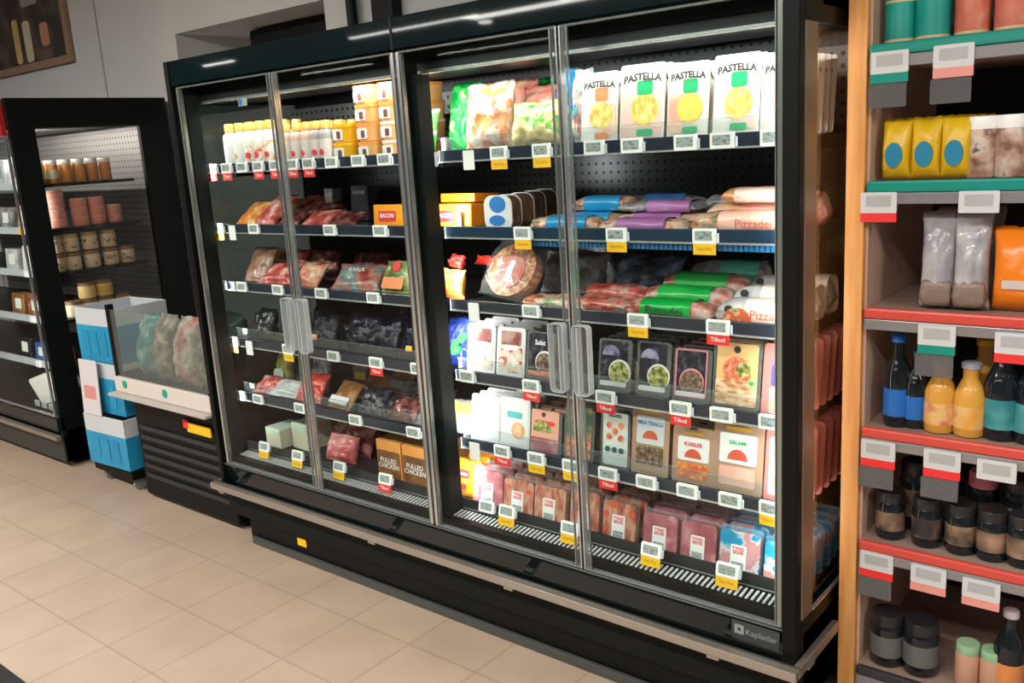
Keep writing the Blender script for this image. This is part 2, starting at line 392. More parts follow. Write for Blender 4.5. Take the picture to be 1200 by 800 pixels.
# four doors, hung in pairs
for i in range(4):
    x0, x1 = .625*i+.004, .625*(i+1)-.004
    if i == 0: x0 += .006
    if i == 2: x0 += .004
    d = obj('door', rframe(new(), x1-x0, 1.93-.364, .004, .005, -.006, .010, (x0+x1)/2, (1.93+.364)/2), clear('acrylic_edge', (.8, .84, .84), .15, 1.5, .05), fr)
    obj('door_glass', box(new(), x0+.005, x1-.005, -.002, .004, .369, 1.925), GLASS, d)
    # silver edge trims; the meeting edges carry two clear lines
    for xe, s in ((x0, 1), (x1, -1)):
        hinge = (i % 2 == 0) == (s == 1)
        if hinge:
            obj('edge_trim', box(new(), min(xe, xe+s*.012), max(xe, xe+s*.012), -.008, -.0055, .366, 1.928), CHROME if i != 3 else M('grey_trim', (.28, .32, .3), .25, .7), d)
            obj('inner_trim', box(new(), min(xe+s*.016, xe+s*.019), max(xe+s*.016, xe+s*.019), -.006, .008, .37, 1.92), M('grey_trim', (.28, .32, .3), .25, .7), d)
        else:
            obj('edge_trim', box(new(), min(xe, xe+s*.004), max(xe, xe+s*.004), -.009, .011, .366, 1.928), CHROME, d)
            obj('edge_profile', box(new(), min(xe+s*.004, xe+s*.022), max(xe+s*.004, xe+s*.022), -.008, -.0025, .37, 1.925), ACRYL, d)
            obj('inner_trim', box(new(), min(xe+s*.022, xe+s*.025), max(xe+s*.022, xe+s*.025), -.008, .0, .37, 1.925), M('grey_trim', (.28, .32, .3), .25, .7), d)
            # clear arched pull handle
            hx = xe+s*.038
            h = obj('handle', rplate(new(), .052, .203, .012, -.030, -.027, hx, 1.022), ACRYL, d, label='clear acrylic door handle')
            obj('handle_rim', rframe(new(),   .054, .205, .013, .0025, -.033, -.009, hx, 1.022), clear('handle_edge', (.8, .84, .84), .42, 1.5, .05), h)
            obj('handle_fin', rplate(new(), .003, .19, .001, -.032, -.01, hx-s*.010, 1.022), clear('handle_edge'), h)
# shelves
for si, z in enumerate(SZ):
    for mi, (x0, x1) in enumerate(((.02, 1.235), (1.305, 2.48))):
        s = obj('shelf', box(new(), x0, x1, .115, .56, z+.004, z+SP-.002, .001), SHELF, fr)
        obj('price_rail', box(new(), x0, x1, .100, .113, z+.004, z+.038, .002), RAIL_REFL if (si == 1 and mi == 1) else RAIL, s)
        obj('rail_edge', box(new(), x0, x1, .097, .104, z-.001, z+.004), EDGE, s)
        if si in (3, 4) or (si == 0 and mi == 1) or (si == 2 and mi == 1 and False):
            obj('clear_riser', box(new(), x0, x1, .117, .120, z+.038, z+.075), ACRYL, s)
            obj('riser_edge', box(new(), x0, x1, .1165, .1205, z+.075, z+.0765), clear('acrylic_edge'), s)
        for k in range(2):
            xb = x0+.012 if k == 0 else x1-.022
            obj('bracket', prism(new(), [(.16, z-.002), (.56, z-.002), (.56, z-.05), (.5, z-.05)], xb, xb+.01) if False else box(new(), xb, xb+.01, .2, .56, z-.018, z+.004), SHELF, s)
        if si == 1 and mi == 1:
            bm = new()
            for k in range(58): box(bm, x0+.30+k*.0145, x0+.311+k*.0145, .112, .122, z-.020, z+.0)
            obj('blue_reflection_ribs', bm, M('painted_blue_reflection', (.02, .14, .32), .3), s)  # blue ribs stand in for a reflection under the rail, not a liner
# bottom deck with slotted air grille
for mi, (x0, x1) in enumerate(((.02, 1.235), (1.28, 2.49))):
    d = obj('deck', box(new(), x0, x1, .10, .56, DECK-.03, DECK, .001), SHELF, fr)
    obj('deck_fence', box(new(), x0, x1, .098, .103, DECK-.004, DECK+.035), M('deck_fence_black', (.02, .022, .022), .45), d)
    obj('fence_edge', box(new(), x0, x1, .0965, .0985, DECK-.004, DECK), EDGE, d)
    obj('grille_bed', box(new(), x0, x1, .012, .098, .36, .392), BLACK, d)
    bm = new(); k = x0+.02
    while k < x1-.02:
        q = [bm.verts.new(c) for c in ((k, .040, .3945), (k+.007, .040, .3945), (k+.007, .084, .400), (k, .084, .400))]; w_ = [bm.verts.new(q_.co-Vector((0, 0, .003))) for q_ in q]
        bm.faces.new(q); bm.faces.new(w_[::-1])
        for j in range(4): bm.faces.new((q[j], w_[j], w_[(j+1) % 4], q[(j+1) % 4]))
        k += .0165
    bmesh.ops.recalc_face_normals(bm, faces=bm.faces[:])
    obj('grille_slats', bm, M('grille_steel', (.75, .77, .77), .35, .3), d)
# maker's plate
sg = obj('maker_plate', box(new(), 2.358, 2.492, -.010, -.006, .296, .350), M('plate_grey', (.035, .045, .045), .4), fr)
sg.rotation_euler = (0, 0, 0)
obj('emblem', rframe(new(), .026, .026, .001, .008, -.0115, -.010, 2.380, .327), M('plate_ink', (.26, .29, .28), .5), sg)
lettering('Kaplanlar', .0235, M('plate_ink'), sg, 2.442, -.0105, .324)
# inner fridge lights: LED strips behind the posts and under the canopy
area('chiller_light', (1.290, .098, 1.15), (0, R(-90), R(45)), 1.4, .02, 7.5, (1, .98, .95))
area('chiller_light', (1.218, .098, 1.15), (0, R(90), R(-45)), 1.4, .02, 3.2, (1, .98, .95))
area('chiller_light', (2.474, .084, 1.15), (0, R(90), R(-45)), 1.4, .02, 4.2, (1, .97, .93))
area('chiller_light', (.03, .084, 1.15), (0, R(-90), R(45)), 1.4, .02, 1.5, (1, .98, .95))
area('chiller_light', (.62, .135, 1.862), (R(22), 0, 0), 1.15, .03, 3.8, (1, .98, .95))
area('chiller_light', (1.88, .135, 1.862), (R(22), 0, 0), 1.15, .03, 3.0, (1, .98, .95))

# ================================================================== PRICE TAGS
def price_tag(strip, w=.066, h=.040):
    t = thing('price_tag', '', 'price tag')
    obj('tag_frame', rplate(new(), w, h, .004, 0, .008, 0, 0), WHITE, t)
    obj('tag_screen', rplate(new(), w*.74, h*.62, .002, -.0008, 0, -.001, .001), LCD, t)
    obj('tag_clip', box(new(), w/2, w/2+.007, .001, .008, -h*.42, h*.2, .001), M('clip_clear', (.55, .6, .65), .3), t)
    if strip != 'n':
        s = obj('promo_strip', rplate(new(), w*.98, .030, .001, .002, .004, 0, -h/2-.0138), RED if strip == 'r' else YEL, t)
        lettering('Tilbud' if strip == 'r' else 'Fast Pris', .0165 if strip == 'r' else .0125, INKW if strip == 'r' else INKY, s, 0, .0012, -h/2-.0138, 0, .0002)
    return t
PROTO = {}
def put_tag(strip, x, y, z, label, tilt=0):
    if strip not in PROTO: PROTO[strip] = t = price_tag(strip)
    else: t = dup(PROTO[strip])
    t.location = (x, y, z); t.rotation_euler = (tilt, 0, random.uniform(-.03, .03))
    tag(t, label, 'price tag', 'electronic price tags')
RAILN = ['top', 'second', 'third', 'fourth', 'fifth']
TAGS = [[(248, 'r'), (265, 'r'), (283, 'n'), (302, 'r'), (322, 'r'), (342, 'r'), (361, 'r'), (388, 'n'), (419, 'n'), (450, 'n'), (584, 'y'), (634, 'y'), (696, 'n'), (740, 'n'), (803, 'n'), (846, 'n'), (906, 'n')],
        [(256, 'y'), (297, 'n'), (386, 'n'), (445, 'n'), (612, 'y'), (722, 'y'), (825, 'y')],
        [(259, 'n'), (283, 'n'), (325, 'n'), (376, 'n'), (437, 'n'), (490, 'n'), (622, 'n'), (747, 'y'), (841, 'r')],
        [(273, 'y'), (337, 'y'), (390, 'n'), (440, 'r'), (489, 'n'), (547, 'n'), (622, 'r'), (709, 'r'), (797, 'r'), (845, 'n'), (903, 'n')],
        [(282, 'n'), (302, 'n'), (351, 'n'), (416, 'n'), (484, 'n'), (588, 'r'), (628, 'y'), (669, 'y'), (712, 'r'), (757, 'n'), (805, 'n'), (855, 'n'), (903, 'y')]]
CN = {'n': 'plain white', 'y': 'yellow-stripped', 'r': 'red-stripped'}
NUM = ['first', 'second', 'third', 'fourth', 'fifth', 'sixth', 'seventh', 'eighth', 'ninth', 'tenth']
def rail_v(z, u):  # find the v at which the rail plane at height z crosses column u
    v = 300.
    for _ in range(30): v += (at(u, v, .09).z - z)*400
    return v
for si, lst in enumerate(TAGS):
    a = sorted(lst); cnt = {0: 0, 1: 0}
    for u, s in a:
        z = SZ[si]+.021; x = at(u, rail_v(z, u), .09).x; m = 0 if x < 1.25 else 1
        lab = '%s electronic price tag, %s along the %s rail, %s' % (CN[s], NUM[cnt[m]], RAILN[si], 'crate-side doors' if m == 0 else 'doors by the wooden post'); cnt[m] += 1
        put_tag(s, x, .088, z, lab)
cnt = {0: 0, 1: 0}
for u, s in ((302, 'y'), (341, 'y'), (390, 'y'), (444, 'r'), (495, 'n'), (556, 'n'), (587, 'y'), (661, 'y'), (757, 'y'), (847, 'y')):
    z = .452; x = at(u, rail_v(z, u), .03).x; m = 0 if x < 1.25 else 1
    put_tag(s, x, .055 if s != 'n' else .085, z-.001 if s != 'n' else .432, '%s electronic price tag, %s along the bottom grille, %s' % (CN[s], NUM[cnt[m]], 'crate-side doors' if m == 0 else 'doors by the wooden post'), R(-12)); cnt[m] += 1
# blank white shelf cards hanging from the rails
for si, u, h, lab in ((0, 550, .06, 'on the top rail under the bright snack bags'), (1, 273, .06, 'on the second rail near the crate-side end'), (1, 509, .055, 'on the second rail beside the centre post'), (2, 556, .06, 'on the third rail under the round salami'),
                  (3, 293, .06, 'on the fourth rail near the crate-side end'), (4, 557, .062, 'on the fifth rail above the orange packs'), (0, 508, .045, 'on the top rail beside the centre post')):
    z = SZ[si]+.012; x = at(u, rail_v(z, u), .09).x
    tag(obj('shelf_card', rplate(new(), .045, h, .003, .085, .0868, x, z-h/2+.022), WHITE), 'blank white card hanging ' + lab, 'card', 'blank shelf cards')

# ================================================================== PRODUCTS
def fit(u0_, v0, u1_, y, zs, vb=None):
    """centre x, width and height of something standing on zs whose front lies at depth y, read off its photo box"""
    uc = (u0_+u1_)/2; v = v0
    # column centre at mid height
    a = at(u0_, v, y); b = at(u1_, v, y)
    vb = vb or v
    for _ in range(30): vb += (at(uc, vb, y).z - zs)*400
    vm = (v+vb)/2
    xl, xr = at(u0_, vm, y).x, at(u1_, vm, y).x
    return (xl+xr)/2, xr-xl, at(uc, v, y).z - zs
YF = .15
def gfx(parent, w, h, items, y=-.0012):
    """printed areas on the front of a pack; positions as fractions of its size"""
    for k, it in enumerate(items):
        yy = y - .0007*k
        if it[0] == 'rect': _, cx, cz, a, b, m, n = it; obj(n, rplate(new(), a*w, b*h, min(.006, .2*a*w), yy-.0006, yy+.0009, cx*w, cz*h), m, parent)
        elif it[0] == 'disc': _, cx, cz, a, m, n = it; obj(n, disc(new(), a*w, yy-.0006, yy+.0009, cx*w, cz*h), m, parent)
        elif it[0] == 'half': _, cx, cz, a, m, n = it; obj(n, disc(new(), a*w, yy-.0006, yy+.0009, cx*w, cz*h, 14, 0, 180), m, parent)
        elif it[0] == 'text':
            _, s, cx, cz, size, m = it[:6]; arc = it[6] if len(it) > 6 else 0
            lettering(s, size, m, parent, cx*w, yy-.0014, cz*h, arc, it[7] if len(it) > 7 else .0004)
        elif it[0] == 'frame': _, cx, cz, a, b, t, m, n = it; obj(n, rframe(new(), a*w, b*h, .008, t, yy-.0006, yy+.0009, cx*w, cz*h), m, parent)

FOODR = PR('red_food', [(.3, (.45, .04, .03)), (.5, (.75, .2, .1)), (.7, (.85, .5, .3))], 70, .4)
FOODG = PR('green_food', [(.35, (.06, .09, .02)), (.5, (.3, .32, .08)), (.65, (.6, .55, .25))], 90, .4)
FOODB = PR('brown_food', [(.35, (.05, .03, .02)), (.55, (.2, .13, .08)), (.7, (.4, .32, .2))], 80, .4)
FOODO = PR('pale_strips', [(.35, (.45, .2, .08)), (.5, (.8, .5, .28)), (.65, (.9, .68, .48))], 55, .35, stretch=(.7, 1, 1.6))
BACON = PR('bacon_rashers', [(.30, (.26, .07, .045)), (.45, (.42, .15, .10)), (.6, (.58, .32, .23)), (.75, (.42, .16, .12))], 26, .22, bump=.4, stretch=(1.6, 1, .6))
HAM = PR('pink_ham', [(.35, (.30, .085, .10)), (.55, (.42, .15, .17)), (.72, (.58, .33, .33))], 22, .22, bump=.35)
DARKP = PR('dark_pack_print', [(.35, (.012, .012, .016)), (.55, (.03, .03, .045)), (.7, (.12, .12, .16))], 45, .25)
CREAM = M('cream_card', (.74, .68, .58), .5)
WCARD = M('white_card', (.8, .81, .8), .45)

def tray_pack(name, label, cat, x, z, y, w, h, d, tray, gf, tilt=8, group=None, rim=True, n=1, step=.035):
    w *= .96
    t = thing(name, label, cat, (x, y, z), (R(-tilt), 0, 0), group)
    obj('tray', rplate(new(), w*.93, h*.95, .014, .003, d, 0, h*.5, taper=.93), tray, t, 50)
    if rim: obj('tray_rim', rplate(new(), w, h, .012, -.0005, .003, 0, h*.5), tray if tray not in (FILM,) else clear('rim_clear', (.9, .9, .9), .3, 1.5, .1), t)
    gfx(t, w, h, gf)
    settle(t, z)
    if n > 1: row(t, label, n, max(step, d+.011))
    return t

# ---------- top shelf --------------------------------------------------
Z1 = SZ[0]+SP
def bottle(label, x, y, body, cap, r=.03, h=.165, band=None, fruit=None):
    t = thing('sauce_bottle', label, 'bottle', (x, y, Z1), (0, 0, random.uniform(-.3, .3)), 'squeeze bottles on the top shelf')
    obj('bottle_body', lathe(new(), [(r*.92, 0), (r, .004), (r, h*.66), (r*.92, h*.74), (r*.55, h*.80), (r*.5, h*.82)], n=18), body, t, 40)
    obj('bottle_cap', lathe(new(), [(r*.66, h*.81), (r*.66, h*.97), (r*.58, h)], n=18), cap, t, 40)
    lb = obj('bottle_label', lathe(new(), [(r+.0006, h*.10), (r+.0006, h*.56)], n=18), band or WCARD, t, 40)
    if fruit: obj('printed_fruit', disc(new(), r*.42, -r-.0022, -r+.004, 0, h*.25), fruit, lb)
    return t
CAPY = M('yellow_cap', (.75, .47, .12), .4)
WB = M('white_bottle', (.82, .8, .76), .35)
bl = PR('bottle_print', [(.4, (.82, .8, .76)), (.55, (.8, .5, .25)), (.62, (.7, .12, .06))], 30, .4, True)
cols = [(269, 'plain white label', WB, WCARD, None), (281, 'blank pale label', WB, WCARD, INKY), (293, 'orange-flecked label', WB, bl, INKR), (305, 'red-flecked label', WB, bl, INKR), (317, 'red and white label', WB, bl, INKR)]
pk = M('pink_bottle', (.62, .42, .36), .35); gy = M('grey_bottle', (.36, .33, .32), .35); wl = M('off_white_label', (.66, .6, .56), .5)
for i, (u, ds, body, lab, f_) in enumerate(cols):
    x = at(u, 165, .15).x
    for k in range(3):
        bottle('white squeeze bottle with yellow cap and %s, %s' % (ds, 'front of its row' if k == 0 else ORD[k]+' in its row'), x, .155+.065*k, body, CAPY, .029, .172, lab, f_)
for i, (u, ds, body) in enumerate(((335, 'pink', pk), (348, 'rosy', pk), (360, 'dull pink', pk), (371, 'grey', gy), (382, 'dark grey', gy))):
    x = at(u, 165, .15).x
    for k in range(3):
        bottle('%s yellow-capped squeeze bottle, %s file from the yellow tubs, %s' % (ds, NUM[4-i], ORD[k] + (' row' if k else ' of its row')), x, .155+.065*k, body, CAPY, .027, .150, wl, INKR)
def tub(label, x, y, z, w, h, d, body, lid, lab, cat='tub', group='tubs stacked on the top shelf'):
    t = thing('food_tub', label, cat, (x, y, z), (0, 0, random.uniform(-.04, .04)), group)
    bm = new(); a = outline(w*.86, d*.86, .018); b = outline(w*.97, d*.97, .022); n = len(a)
    va = [bm.verts.new((p[0], p[1]+d/2, .0008)) for p in a]; vb = [bm.verts.new((p[0], p[1]+d/2, h*.84)) for p in b]
    bm.faces.new(va[::-1]); bm.faces.new(vb)
    for i in range(n): bm.faces.new((va[i], va[(i+1) % n], vb[(i+1) % n], vb[i]))
    obj('tub_body', bm, body, t, 50)
    bm = new(); P = outline(w, d, .024)
    va = [bm.verts.new((p[0], p[1]+d/2, h*.82)) for p in P]; vb = [bm.verts.new((p[0], p[1]+d/2, h*.985)) for p in P]
    bm.faces.new(va[::-1]); bm.faces.new(vb)
    for i in range(len(P)): bm.faces.new((va[i], va[(i+1) % len(P)], vb[(i+1) % len(P)], vb[i]))
    obj('tub_lid', bm, lid, t, 50)
    l = obj('tub_label', rplate(new(), w*.42, h*.58, .003, -.001, .004, -w*.16, h*.42), lab, t)
    obj('printed_dish', rplate(new(), h*.30, h*.40, .004, -.0022, -.001, -w*.09, h*.40), M('dish_brown', (.16, .05, .02), .5), l)
    return t
TO = M('orange_tub', (.85, .30, .06), .35); TOB = M('pale_orange_tub', (.85, .45, .16), .35); TY = M('yellow_tub', (.85, .45, .01), .35); TW = M('white_lid', (.8, .76, .7), .4)
x, w, h = fit(386, 146, 414, YF, Z1)
for k in range(2):
    for r in range(2): tub('yellow food tub, %s one of the two-high stack on the top shelf%s' % (['lower', 'upper'][k], ['', ', rear stack'][r]), x, YF+r*.13, Z1+k*.066, .115, .066, .115, TOB if False else TY, TY, WCARD)
hs = .0635
for cu, nm, lids in ((427, 'beside the yellow tubs', (TO, TO, TO, TO)), (456, 'beside the centre post', (TW, TW, TO, TO))):
    x = at(cu, 150, YF).x
    for r in range(2):
        for k in range(4): tub('%s-lidded orange tub %s from the bottom of the %s stack %s' % ('white' if lids[k] is TW else 'orange', NUM[k], ['front', 'rear'][r], nm), x, YF+r*.13, Z1+k*hs, .112, hs, .112, TOB, lids[k], WCARD)

def bag(name, label, cat, x, y, z, w, h, t, mat, tilt=10, rz=0, seed=1, wr=.007, group=None, film=None, gf=None, kids=None, lay=False, seal=.06, slump=.3):
    if -.2 < x < 2.5 and z > .35 and y < .6 and name != 'salad_bag': x = min(max(x, w/2+.035), 2.49-w/2)
    th = thing(name, label, cat, (x, y, z), (R(-tilt), 0, R(rz)), group)
    obj('pouch', pillow(new(), w, h, t, seed, seal=seal, wr=wr, slump=slump), mat, th, 180)
    if gf: gfx(th, w, h, gf, y=-.0045)
    settle(th, z)
    return th
# chilled wraps by the post
stripes = PR('wrap_print', [(.3, (.12, .45, .1)), (.5, (.8, .75, .66)), (.6, (.75, .2, .15)), (.72, (.85, .62, .3))], 16, .25, True, stretch=(.5, 1, 1.6))
x = at(498, 150, .17).x
bag('wrap_pouch', 'green white and red printed pouch leaning behind the centre post on the top shelf', 'pouch', x-.03, .15, Z1, .13, .16, .04, stripes, 18, 8, 3)
tub('orange-lidded tub standing at the back beside the perforated panel', at(486, 105, .45).x+.02, .43, Z1+.09, .13, .07, .1, M('kraft_tub', (.4, .2, .07), .5), TO, WCARD)
tub('plain kraft tub under the orange-lidded one at the back of the top shelf', at(486, 105, .45).x+.02, .43, Z1+.003, .13, .085, .1, M('kraft_tub'), TW, WCARD)
GRN = PR('green_snack_print', [(.36, (.0, .22, .04)), (.5, (.03, .5, .08)), (.62, (.75, .7, .3)), (.72, (.05, .4, .06))], 13, .2, True, bump=.3)
WPK = PR('white_pink_print', [(.38, (.66, .58, .50)), (.48, (.62, .46, .34)), (.56, (.6, .18, .10)), (.66, (.66, .34, .08))], 19, .2, bump=.5)
PNK = PR('pink_snack_print', [(.4, (.75, .22, .17)), (.55, (.8, .4, .3)), (.66, (.85, .55, .2))], 14, .22, bump=.3)
MIX = PR('green_yellow_print', [(.34, (.01, .30, .04)), (.42, (.62, .48, .2)), (.52, (.75, .62, .32)), (.60, (.05, .4, .05)), (.72, (.75, .6, .2))], 17, .2, bump=.5)
BLU = PR('blue_snack_print', [(.4, (.02, .2, .5)), (.55, (.1, .4, .7)), (.64, (.8, .75, .66))], 15, .2, True, bump=.3)
TOPB = [(515, 95, 549, .235, GRN, 'green snack bag leaning against the bright white bag', 8, -6), (536, 95, 588, .155, WPK, 'big white and pink snack bag, brightest on the top shelf', 9, 0),
        (586, 92, 620, .36, PNK, 'pink snack bag standing behind the white and pink one', 6, 4), (597, 92, 640, .46, GRN, 'green bag at the back of the top shelf', 4, 0), (602, 100, 642, .27, PNK, 'pink snack bag second in front of the green back bag', 6, -6),
        (592, 118, 648, .155, MIX, 'green and yellow snack bag in front of the pink bags', 10, 3), (648, 78, 668, .20, BLU, 'narrow blue snack bag between the green-yellow bag and the pasta', 6, 12),
        (664, 80, 684, .15, PR('pale_multi_print', [(.35, (.85, .8, .74)), (.52, (.8, .3, .24)), (.6, (.1, .35, .6)), (.66, (.1, .45, .15)), (.72, (.85, .75, .5))], 20, .22, True, bump=.2), 'multicoloured pale pouch beside the first pasta pouch', 5, 0)]
for i, (a, v, b, y, m, lab, tl, rz) in enumerate(TOPB):
    x, w, h = fit(a, v, b, y, Z1); bag('snack_bag', lab, 'bag', x, y, Z1, w*1.08, min(h, .235), .075, m, tl, rz, 11+i, .010)
# fresh pasta pouches
PASTW = PR('pasta_pouch_white', [(.3, (.84, .82, .78)), (.7, (.8, .76, .7))], 6, .25, bump=.15, bscale=18)
nest = PR('pasta_nest', [(.35, (.62, .38, .05)), (.5, (.85, .62, .12)), (.65, (.9, .76, .3))], 45, .35, stretch=(1.5, 1, .8))
egg = M('yellow_filled_pasta', (.85, .62, .08), .4); pk2 = PR('rosy_print', [(.35, (.8, .35, .25)), (.6, (.85, .6, .45))], 14, .3)
for i, (a, v, b, food, band, side, lab) in enumerate(((679, 84, 722, nest, M('orange_ink', (.8, .25, .08), .5), pk2, 'white pasta pouch with orange print beside the blue bag'), (724, 74, 777, nest, INKG, pk2, 'white pasta pouch with rosy print and green square'),
        (779, 72, 829, egg, INKG, WCARD, 'white pasta pouch with plain yellow round and green square'), (833, 62, 889, nest, INKG, WCARD, 'white pasta pouch with big noodle nest and green square'), (889, 62, 942, pk2, M('pink_ink', (.75, .25, .3), .5), WCARD, 'white pasta pouch with pink print beside the end glass'))):
    x, w, h = fit(a, v, b, YF-.01, Z1); w *= .98
    t = thing('pasta_pouch', lab, 'pouch', (x, YF-.012, Z1), (R(-7), 0, R(random.uniform(-3, 3))), 'pasta pouches on the top shelf')
    bm = new(); rplate(bm, w*.99, h, .008, 0, .004, 0, h/2); obj('pouch_front', bm, PASTW, t)
    obj('pouch_tray', rplate(new(), w*.9, h*.8, .012, .004, .030, 0, h*.45, taper=.94), FILM, t, 50)
    obj('pouch_filling', rplate(new(), w*.84, h*.7, .012, .005, .026, 0, h*.43, taper=.94), nest, t, 50)
    gfx(t, w, h, [('rect', (.27, 0, -.27, .2, -.2)[i], .36, (.36, .92, .36, .5, .5)[i], (.42, .56, .5, .5, .5)[i], (side, M('blush_panel', (.82, .58, .5), .35), pk2, M('blush_panel'), M('blush_panel'))[i], 'printed_panel'), ('disc', .06, .42, .31, food, 'printed_pasta'), ('rect', .06, .70, .34, .17, band, 'printed_square'), ('rect', .08, .14, .36, .085, band, 'printed_bar'), ('text', 'PASTELLA', .01, .835, w*.19, INK, 2.2, .0011)])
    settle(t, Z1)
    row(t, lab, *((6, .041) if i == 4 else (5, .045) if i else (4, .045)))

# ---------- second shelf -------------------------------------------------
Z2 = SZ[1]+SP
def loaf(bm, w, h, d, seed=1, n=14, m=16, wr=.004, sq=3.2, sag=.0):
    """plump wrapped block lying on its base: rounded section swept along x, with pinched ends and wrinkled film"""
    rings = []
    for i in range(m+1):
        u = i/m; e = 1-abs(2*u-1)**6; k = .18+.82*e**.5 if 0 < i < m else .12
        ring = []
        for j in range(n*2):
            a = math.pi*2*j/(n*2); c, s = math.cos(a), math.sin(a); q = (abs(c)**sq+abs(s)**sq)**(-1/sq)
            yy, zz = c*q*d/2*(.55+.45*k), s*q*h/2*k
            nn = noise.noise(Vector((u*6+seed, c*1.6, s*1.6+seed)))*wr*2 + noise.noise(Vector((u*16+seed, c*4, s*4)))*wr
            z = max(h/2+zz+nn*(1 if s > -.5 else 0)-(1-k)*h*.12, .0005)
            ring.append(bm.verts.new(((u-.5)*w, yy+d/2+nn, z)))
        rings.append(ring)
    for p, q in zip(rings, rings[1:]):
        for j in range(n*2): bm.faces.new((p[j], q[j], q[(j+1) % (n*2)], p[(j+1) % (n*2)]))
    bm.faces.new(rings[0]); bm.faces.new(rings[-1][::-1])
    bmesh.ops.recalc_face_normals(bm, faces=bm.faces[:])
    return bm
def dough(label, x, y, z, w, h, d, ends, band, txt=None, b0=-.28, b1=.25, ink=INK, rz=0, seed=1, size=.03, group=None, name='dough_pack'):
    """flat roll of dough in printed film, lying along the shelf front"""
    t = thing(name, label, 'pack', (x, y, z), (0, 0, R(rz)), group)
    obj('film_wrap', loaf(new(), w, h, d, seed), ends, t, 60)
    if band:
        # printed sleeve hugging the middle of the pack
        bm = loaf(new(), (b1-b0)*w, h, d, seed, wr=0.002) if False else new()
        n = 14; rings = []
        for i in range(9):
            u = b0+(b1-b0)*i/8; ring = []
            for j in range(n*2):
                a = math.pi*2*j/(n*2); c, s = math.cos(a), math.sin(a); q = (abs(c)**3.2+abs(s)**3.2)**(-1/3.2)
                nn = noise.noise(Vector((u*6+seed, c*1.6, s*1.6)))*.003
                ring.append(bm.verts.new((u*w, d/2+c*q*(d/2+.004)+nn, max(h/2+s*q*(h/2+.004)+nn, .0003))))
            rings.append(ring)
        for p, q in zip(rings, rings[1:]):
            for j in range(n*2): bm.faces.new((p[j], q[j], q[(j+1) % (n*2)], p[(j+1) % (n*2)]))
        bmesh.ops.recalc_face_normals(bm, faces=bm.faces[:])
        sl = obj('printed_sleeve', bm, band, t, 60)
        if txt: lettering(txt, size, ink, sl, (b0+b1)/2*w, -.0095, h*.5)
    return t
ORP = PR('orange_box_print', [(.3, (.85, .28, .01)), (.6, (.9, .36, .02)), (.75, (.9, .5, .06))], 6, .3)
def carton(label, x, y, z, w, h, d, mat, gf, tilt=0, rz=0, name='food_carton', group=None, cat='box', top=None):
    t = thing(name, label, cat, (x, y, z), (R(-tilt), 0, R(rz)), group)
    obj('carton_body', box(new(), -w/2, w/2, 0, d, .0005, h, .003), mat, t)
    if top: obj('carton_top', box(new(), -w/2+.004, w/2-.004, .004, d-.004, h-.001, h+.0012), top, t)
    gfx(t, w, h, gf)
    settle(t, z)
    return t
# crate side: reddish flat pouches
MEAT = PR('red_meat_pack', [(.3, (.28, .03, .03)), (.5, (.55, .10, .09)), (.64, (.75, .35, .28)), (.74, (.8, .66, .58))], 22, .18, bump=.4)
ORM = PR('orange_meat_pack', [(.3, (.5, .13, .03)), (.5, (.75, .28, .06)), (.66, (.8, .5, .25))], 20, .2, bump=.3)
DRK = PR('dark_meat_pack', [(.3, (.035, .012, .012)), (.5, (.14, .035, .035)), (.66, (.35, .16, .14)), (.76, (.5, .42, .4))], 26, .15, bump=.4)
for i, (u, ds, m, w, h) in enumerate(((278, 'orange', ORM, .15, .15), (306, 'red and orange', MEAT, .15, .18), (333, 'dark red', DRK, .13, .13), (366, 'rosy', MEAT, .15, .12), (398, 'maroon', DRK, .15, .11))):
    x = at(u, 262, YF).x
    bag('meat_pouch', '%s flat meat pouch lying on the second shelf, %s from the crate-side end' % (ds, NUM[i]), 'pouch', x, YF, Z2+.004, w, h, .028, m, 52 if i < 2 else 66, -4+3*i, 30+i, .005)
    if i < 3: bag('meat_pouch', '%s flat meat pouch lying behind the %s one of the second shelf' % (ds, NUM[i]), 'pouch', x+.02, YF+.16, Z2+.004, w, h, .03, m, 56, 5, 40+i, .005)
BAND = M('brown_band', (.16, .035, .02), .4)
gB = [('rect', -.12, .45, .46, .5, INKR, 'printed_label'), ('text', 'BACON', -.12, .47, .02, INKW)]
for a, b, v, ds in ((437, 481, 234, 'behind the first handle-side post'), (502, 552, 236, 'next to the round bread')):
    x, w, h = fit(a, v, b, YF, Z2)
    t = carton('orange bacon box with red label %s, second shelf' % ('on the crate side of the centre post' if a < 480 else ds), x, YF, Z2, max(w, .12), .074, .15, ORP, gB, 4)
    carton('plain orange bacon box laid %s' % ('behind the crate-side bacon box' if a < 480 else 'on the post-side bacon box'), x-.005, YF+.05, Z2+.076, max(w, .12)*.8, .03, .13, ORP, [], 4) if a > 480 else None
x = at(538, 240, YF).x
tag(obj('wrap_band', box(new(), x-.012, x+.012, YF-.006, YF-.0035, Z2+.003, Z2+.06, .001), BAND), 'brown paper band standing across the orange bacon box by the bread', 'band')
